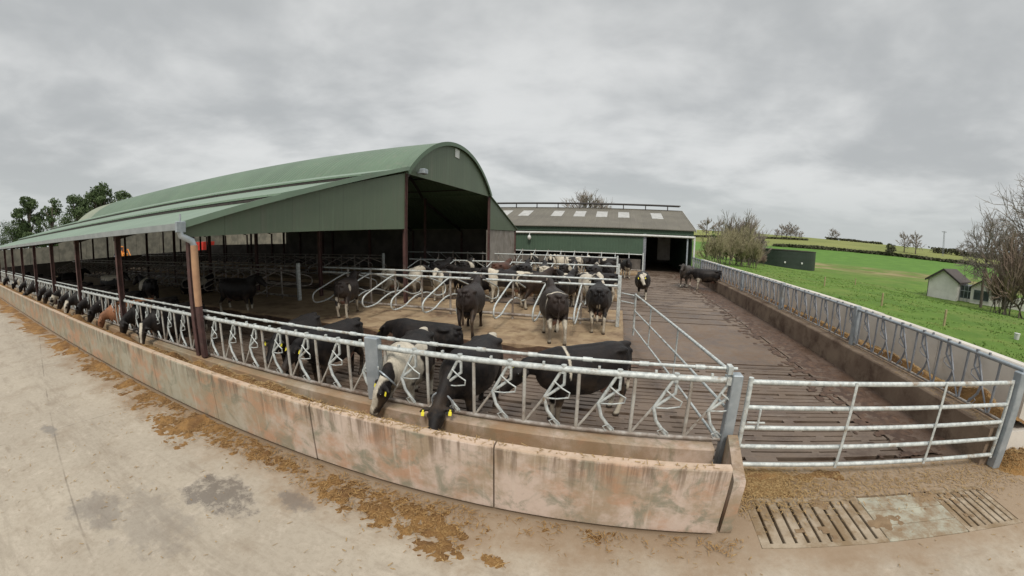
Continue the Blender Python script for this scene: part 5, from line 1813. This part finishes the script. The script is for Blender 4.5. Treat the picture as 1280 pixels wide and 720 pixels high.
local(m, 'wall', MAT['white_wall'])
m = MB()
for s in (-1, 1):
    m.prism([(0, 4.30), (s * 2.75, 2.55), (s * 2.75, 2.72), (0, 4.48)], 'y', -.45, 9.4)
rf = local(m, 'roof', MAT['slate'])
m = MB()
for s in (-1, 1):
    m.prism([(0, 4.2), (s * 2.8, 2.42), (s * 2.8, 2.72), (0, 4.52)], 'y', -.52, -.455)
local(m, 'bargeboard', MAT['dark_steel'], rf)
local(MB().box(-2.33, -2.27, -.12, -.02, -.4, 2.7), 'downpipe', MAT['dark_steel'])
m = MB().box(2.36, 4.2, 2.2, 8.5, -.4, 2.3)
local(m, 'porch_wall', MAT['glass'])
local(MB().box(2.4, 4.2, 2.12, 2.19, -.4, .45), 'sill_wall', MAT['white_wall'])
m = MB()
for xx in (2.42, 3.02, 3.62, 4.1):
    m.box(xx, xx + .08, 2.08, 2.2, -.4, 2.3)
m.box(2.4, 4.2, 2.09, 2.19, 1.5, 1.58)
local(m, 'porch_frame', MAT['galv_plate'])
m = MB().prism([(4.2, -.4), (8.0, -.4), (8.0, 2.3), (6.1, 3.5), (4.2, 2.3)], 'y', 1.4, 8)
local(m, 'wing_wall', MAT['white_wall'])
m = MB()
for s in (-1, 1):
    m.prism([(6.1, 3.52), (6.1 + s * 2.2, 2.13), (6.1 + s * 2.2, 2.28), (6.1, 3.70)], 'y', 1.05, 8.3)
local(m, 'wing_roof', MAT['slate'])
w_ = local(MB().box(4.7, 7.0, 1.36, 1.398, .55, 1.95), 'window', MAT['glass'])
m = MB().box(4.62, 7.08, 1.33, 1.40, .47, .55).box(4.62, 7.08, 1.33, 1.40, 1.95, 2.03)
for xx in (4.62, 5.8, 7.0):
    m.box(xx, xx + .08, 1.33, 1.40, .55, 1.95)
local(m, 'window_frame', MAT['white_plastic'], w_)
local(MB().box(8.05, 14.5, 3.2, 3.45, -.4, 1.6), 'garden_wall', MAT['white_wall'])
house.rotation_euler = (0, 0, R(-57))

# mast on the skyline
x, y, z = at(43.7, 300)
t = thing('radio_mast', 'thin lattice mast with a short crossbar on the skyline', 'mast', (x, y, z))
m = MB()
for dx, dy in ((-.5, -.5), (.5, -.5), (0, .6)):
    m.tube([(x + dx, y + dy, z - .5), (x + dx * .5, y + dy * .5, z + 15)], .09, 5)
for k in range(10):
    a = z + k * 1.5
    m.tube([(x - .5 + k * .02, y - .5, a), (x + .5 - k * .02, y - .5, a + 1.5)], .05, 4)
m.build('lattice', MAT['galv_dull'], t)
MB().box(x - 1.9, x + 1.9, y - .15, y + .15, z + 14.4, z + 14.75).build('crossbar', MAT['galv_dull'], t)

# electric fence posts in the field
G = 'timber fence posts in the field'
for az, d, h, lb in ((44.9, 25.5, .85, 'nearest yellowish timber post in the grass behind the pale wall'),
                     (36.9, 30.5, .85, 'yellowish timber post in the grass, left of the nearest one'),
                     (29.2, 42, .9, 'small timber post in the grass below the round tank'),
                     (33.2, 60, .9, 'grey timber post in the middle of the field')):
    x, y, z = at(az, d)
    m = MB().cbox(x - .06, x + .06, y - .05, y + .05, z - .3, z + h, .012)
    tag(m.build('fence_post', MAT['timber']), lb, 'post', G)
x, y, z = at(53.35, 25.5)
m = MB().tube([(x, y, z - .05), (x, y, z + .26)], .12, 14, .15).tube([(x, y, z + .26), (x, y, z + .29)], .16, 14)
tag(m.build('tub', MAT['white_plastic'], smooth=True), 'white plastic tub lying in the grass at the right edge of the photo', 'tub')

# ------------------------------------------------------------------ sky, sun and camera
w = bpy.data.worlds.new('World')
scene.world = w
w.use_nodes = True
nt = NT(w)
bg = nt.n['Background']
SUN_EL, SUN_AZ = 48, 165                             # degrees; azimuth clockwise from +y
sky = nt.new('ShaderNodeTexSky', sky_type='NISHITA')
sky.sun_disc = False
sky.sun_elevation = R(SUN_EL)
sky.sun_rotation = R(SUN_AZ)
sky.air_density, sky.dust_density = 1.0, 3.0
d = nt.new('ShaderNodeTexCoord').outputs['Generated']
s = nt.sep(d)
zz = nt.math('MAXIMUM', s[2], 0.0)
inv = nt.math('DIVIDE', 1.0, nt.math('ADD', zz, 0.16))
cv = nt.new('ShaderNodeCombineXYZ')
nt.link(nt.math('MULTIPLY', s[0], inv), cv.inputs[0])
nt.link(nt.math('MULTIPLY', s[1], inv), cv.inputs[1])
cv.inputs[2].default_value = 3.7
c1 = nt.noise(cv.outputs[0], 0.75, 5, 0.5, 0.35)
c2 = nt.noise(cv.outputs[0], 2.3, 5, 0.55, 0.2)
c = nt.math('ADD', nt.math('MULTIPLY', c1, 0.72), nt.math('MULTIPLY', c2, 0.28))
cl = nt.mix(nt.remap(c, 0.38, 0.62), (4.5, 4.62, 4.6), (7.0, 7.05, 6.92))
hz_ = nt.mix(nt.remap(zz, 0.0, 0.22), (5.2, 5.5, 5.5), cl)
hz_ = nt.mix(nt.remap(zz, 0.0, 0.30), hz_, cl)
zen = nt.remap(zz, 0.55, 0.92, 1.0, 2.3)  # added brightness overhead, above the view, to light the ground more
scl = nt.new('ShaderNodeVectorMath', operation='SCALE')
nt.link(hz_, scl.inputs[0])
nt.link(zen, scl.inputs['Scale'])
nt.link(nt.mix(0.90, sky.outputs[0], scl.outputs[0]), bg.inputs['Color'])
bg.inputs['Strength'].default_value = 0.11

sd = bpy.data.lights.new('sun', 'SUN')
sd.energy = 2.1
sd.angle = R(14)
sd.color = (1.0, 0.93, 0.83)
so = bpy.data.objects.new('sun', sd)
COL.objects.link(so)
to = Vector((math.sin(R(SUN_AZ)) * math.cos(R(SUN_EL)), math.cos(R(SUN_AZ)) * math.cos(R(SUN_EL)), math.sin(R(SUN_EL))))
so.rotation_euler = (-to).to_track_quat('-Z', 'Y').to_euler()

F, PITCH, ROLL, YAW, K = 485.26, 0.13751, 0.01652, 0.27095, -0.05203
cam = bpy.data.cameras.new('camera')
cam.type = 'PANO'
cam.panorama_type = 'FISHEYE_LENS_POLYNOMIAL'
cam.sensor_width = 36.0
cam.sensor_fit = 'HORIZONTAL'
q = (1280 / 36.0) / F
cam.fisheye_fov = R(200)
cam.fisheye_polynomial_k0 = 0.0
cam.fisheye_polynomial_k1 = -q
cam.fisheye_polynomial_k2 = 0.0
cam.fisheye_polynomial_k3 = -K * q ** 3
cam.fisheye_polynomial_k4 = 0.0
cam.clip_start, cam.clip_end = 0.05, 5000
co = bpy.data.objects.new('camera', cam)
COL.objects.link(co)
co.matrix_world = Matrix.Translation((0, 0, 3.0)) @ Matrix.Rotation(YAW, 4, 'Z') @ Matrix.Rotation(math.pi / 2 - PITCH, 4, 'X') @ Matrix.Rotation(ROLL, 4, 'Z')
scene.camera = co

scene.view_settings.view_transform = 'Standard'
scene.view_settings.look = 'None'
scene.view_settings.gamma = 1.0
scene.view_settings.use_curve_mapping = False
scene.view_settings.exposure = 0.0
scene.render.engine = 'CYCLES'
scene.cycles.use_denoising = True
scene.cycles.max_bounces = 6
scene.cycles.diffuse_bounces = 3
scene.cycles.sample_clamp_indirect = 4.0
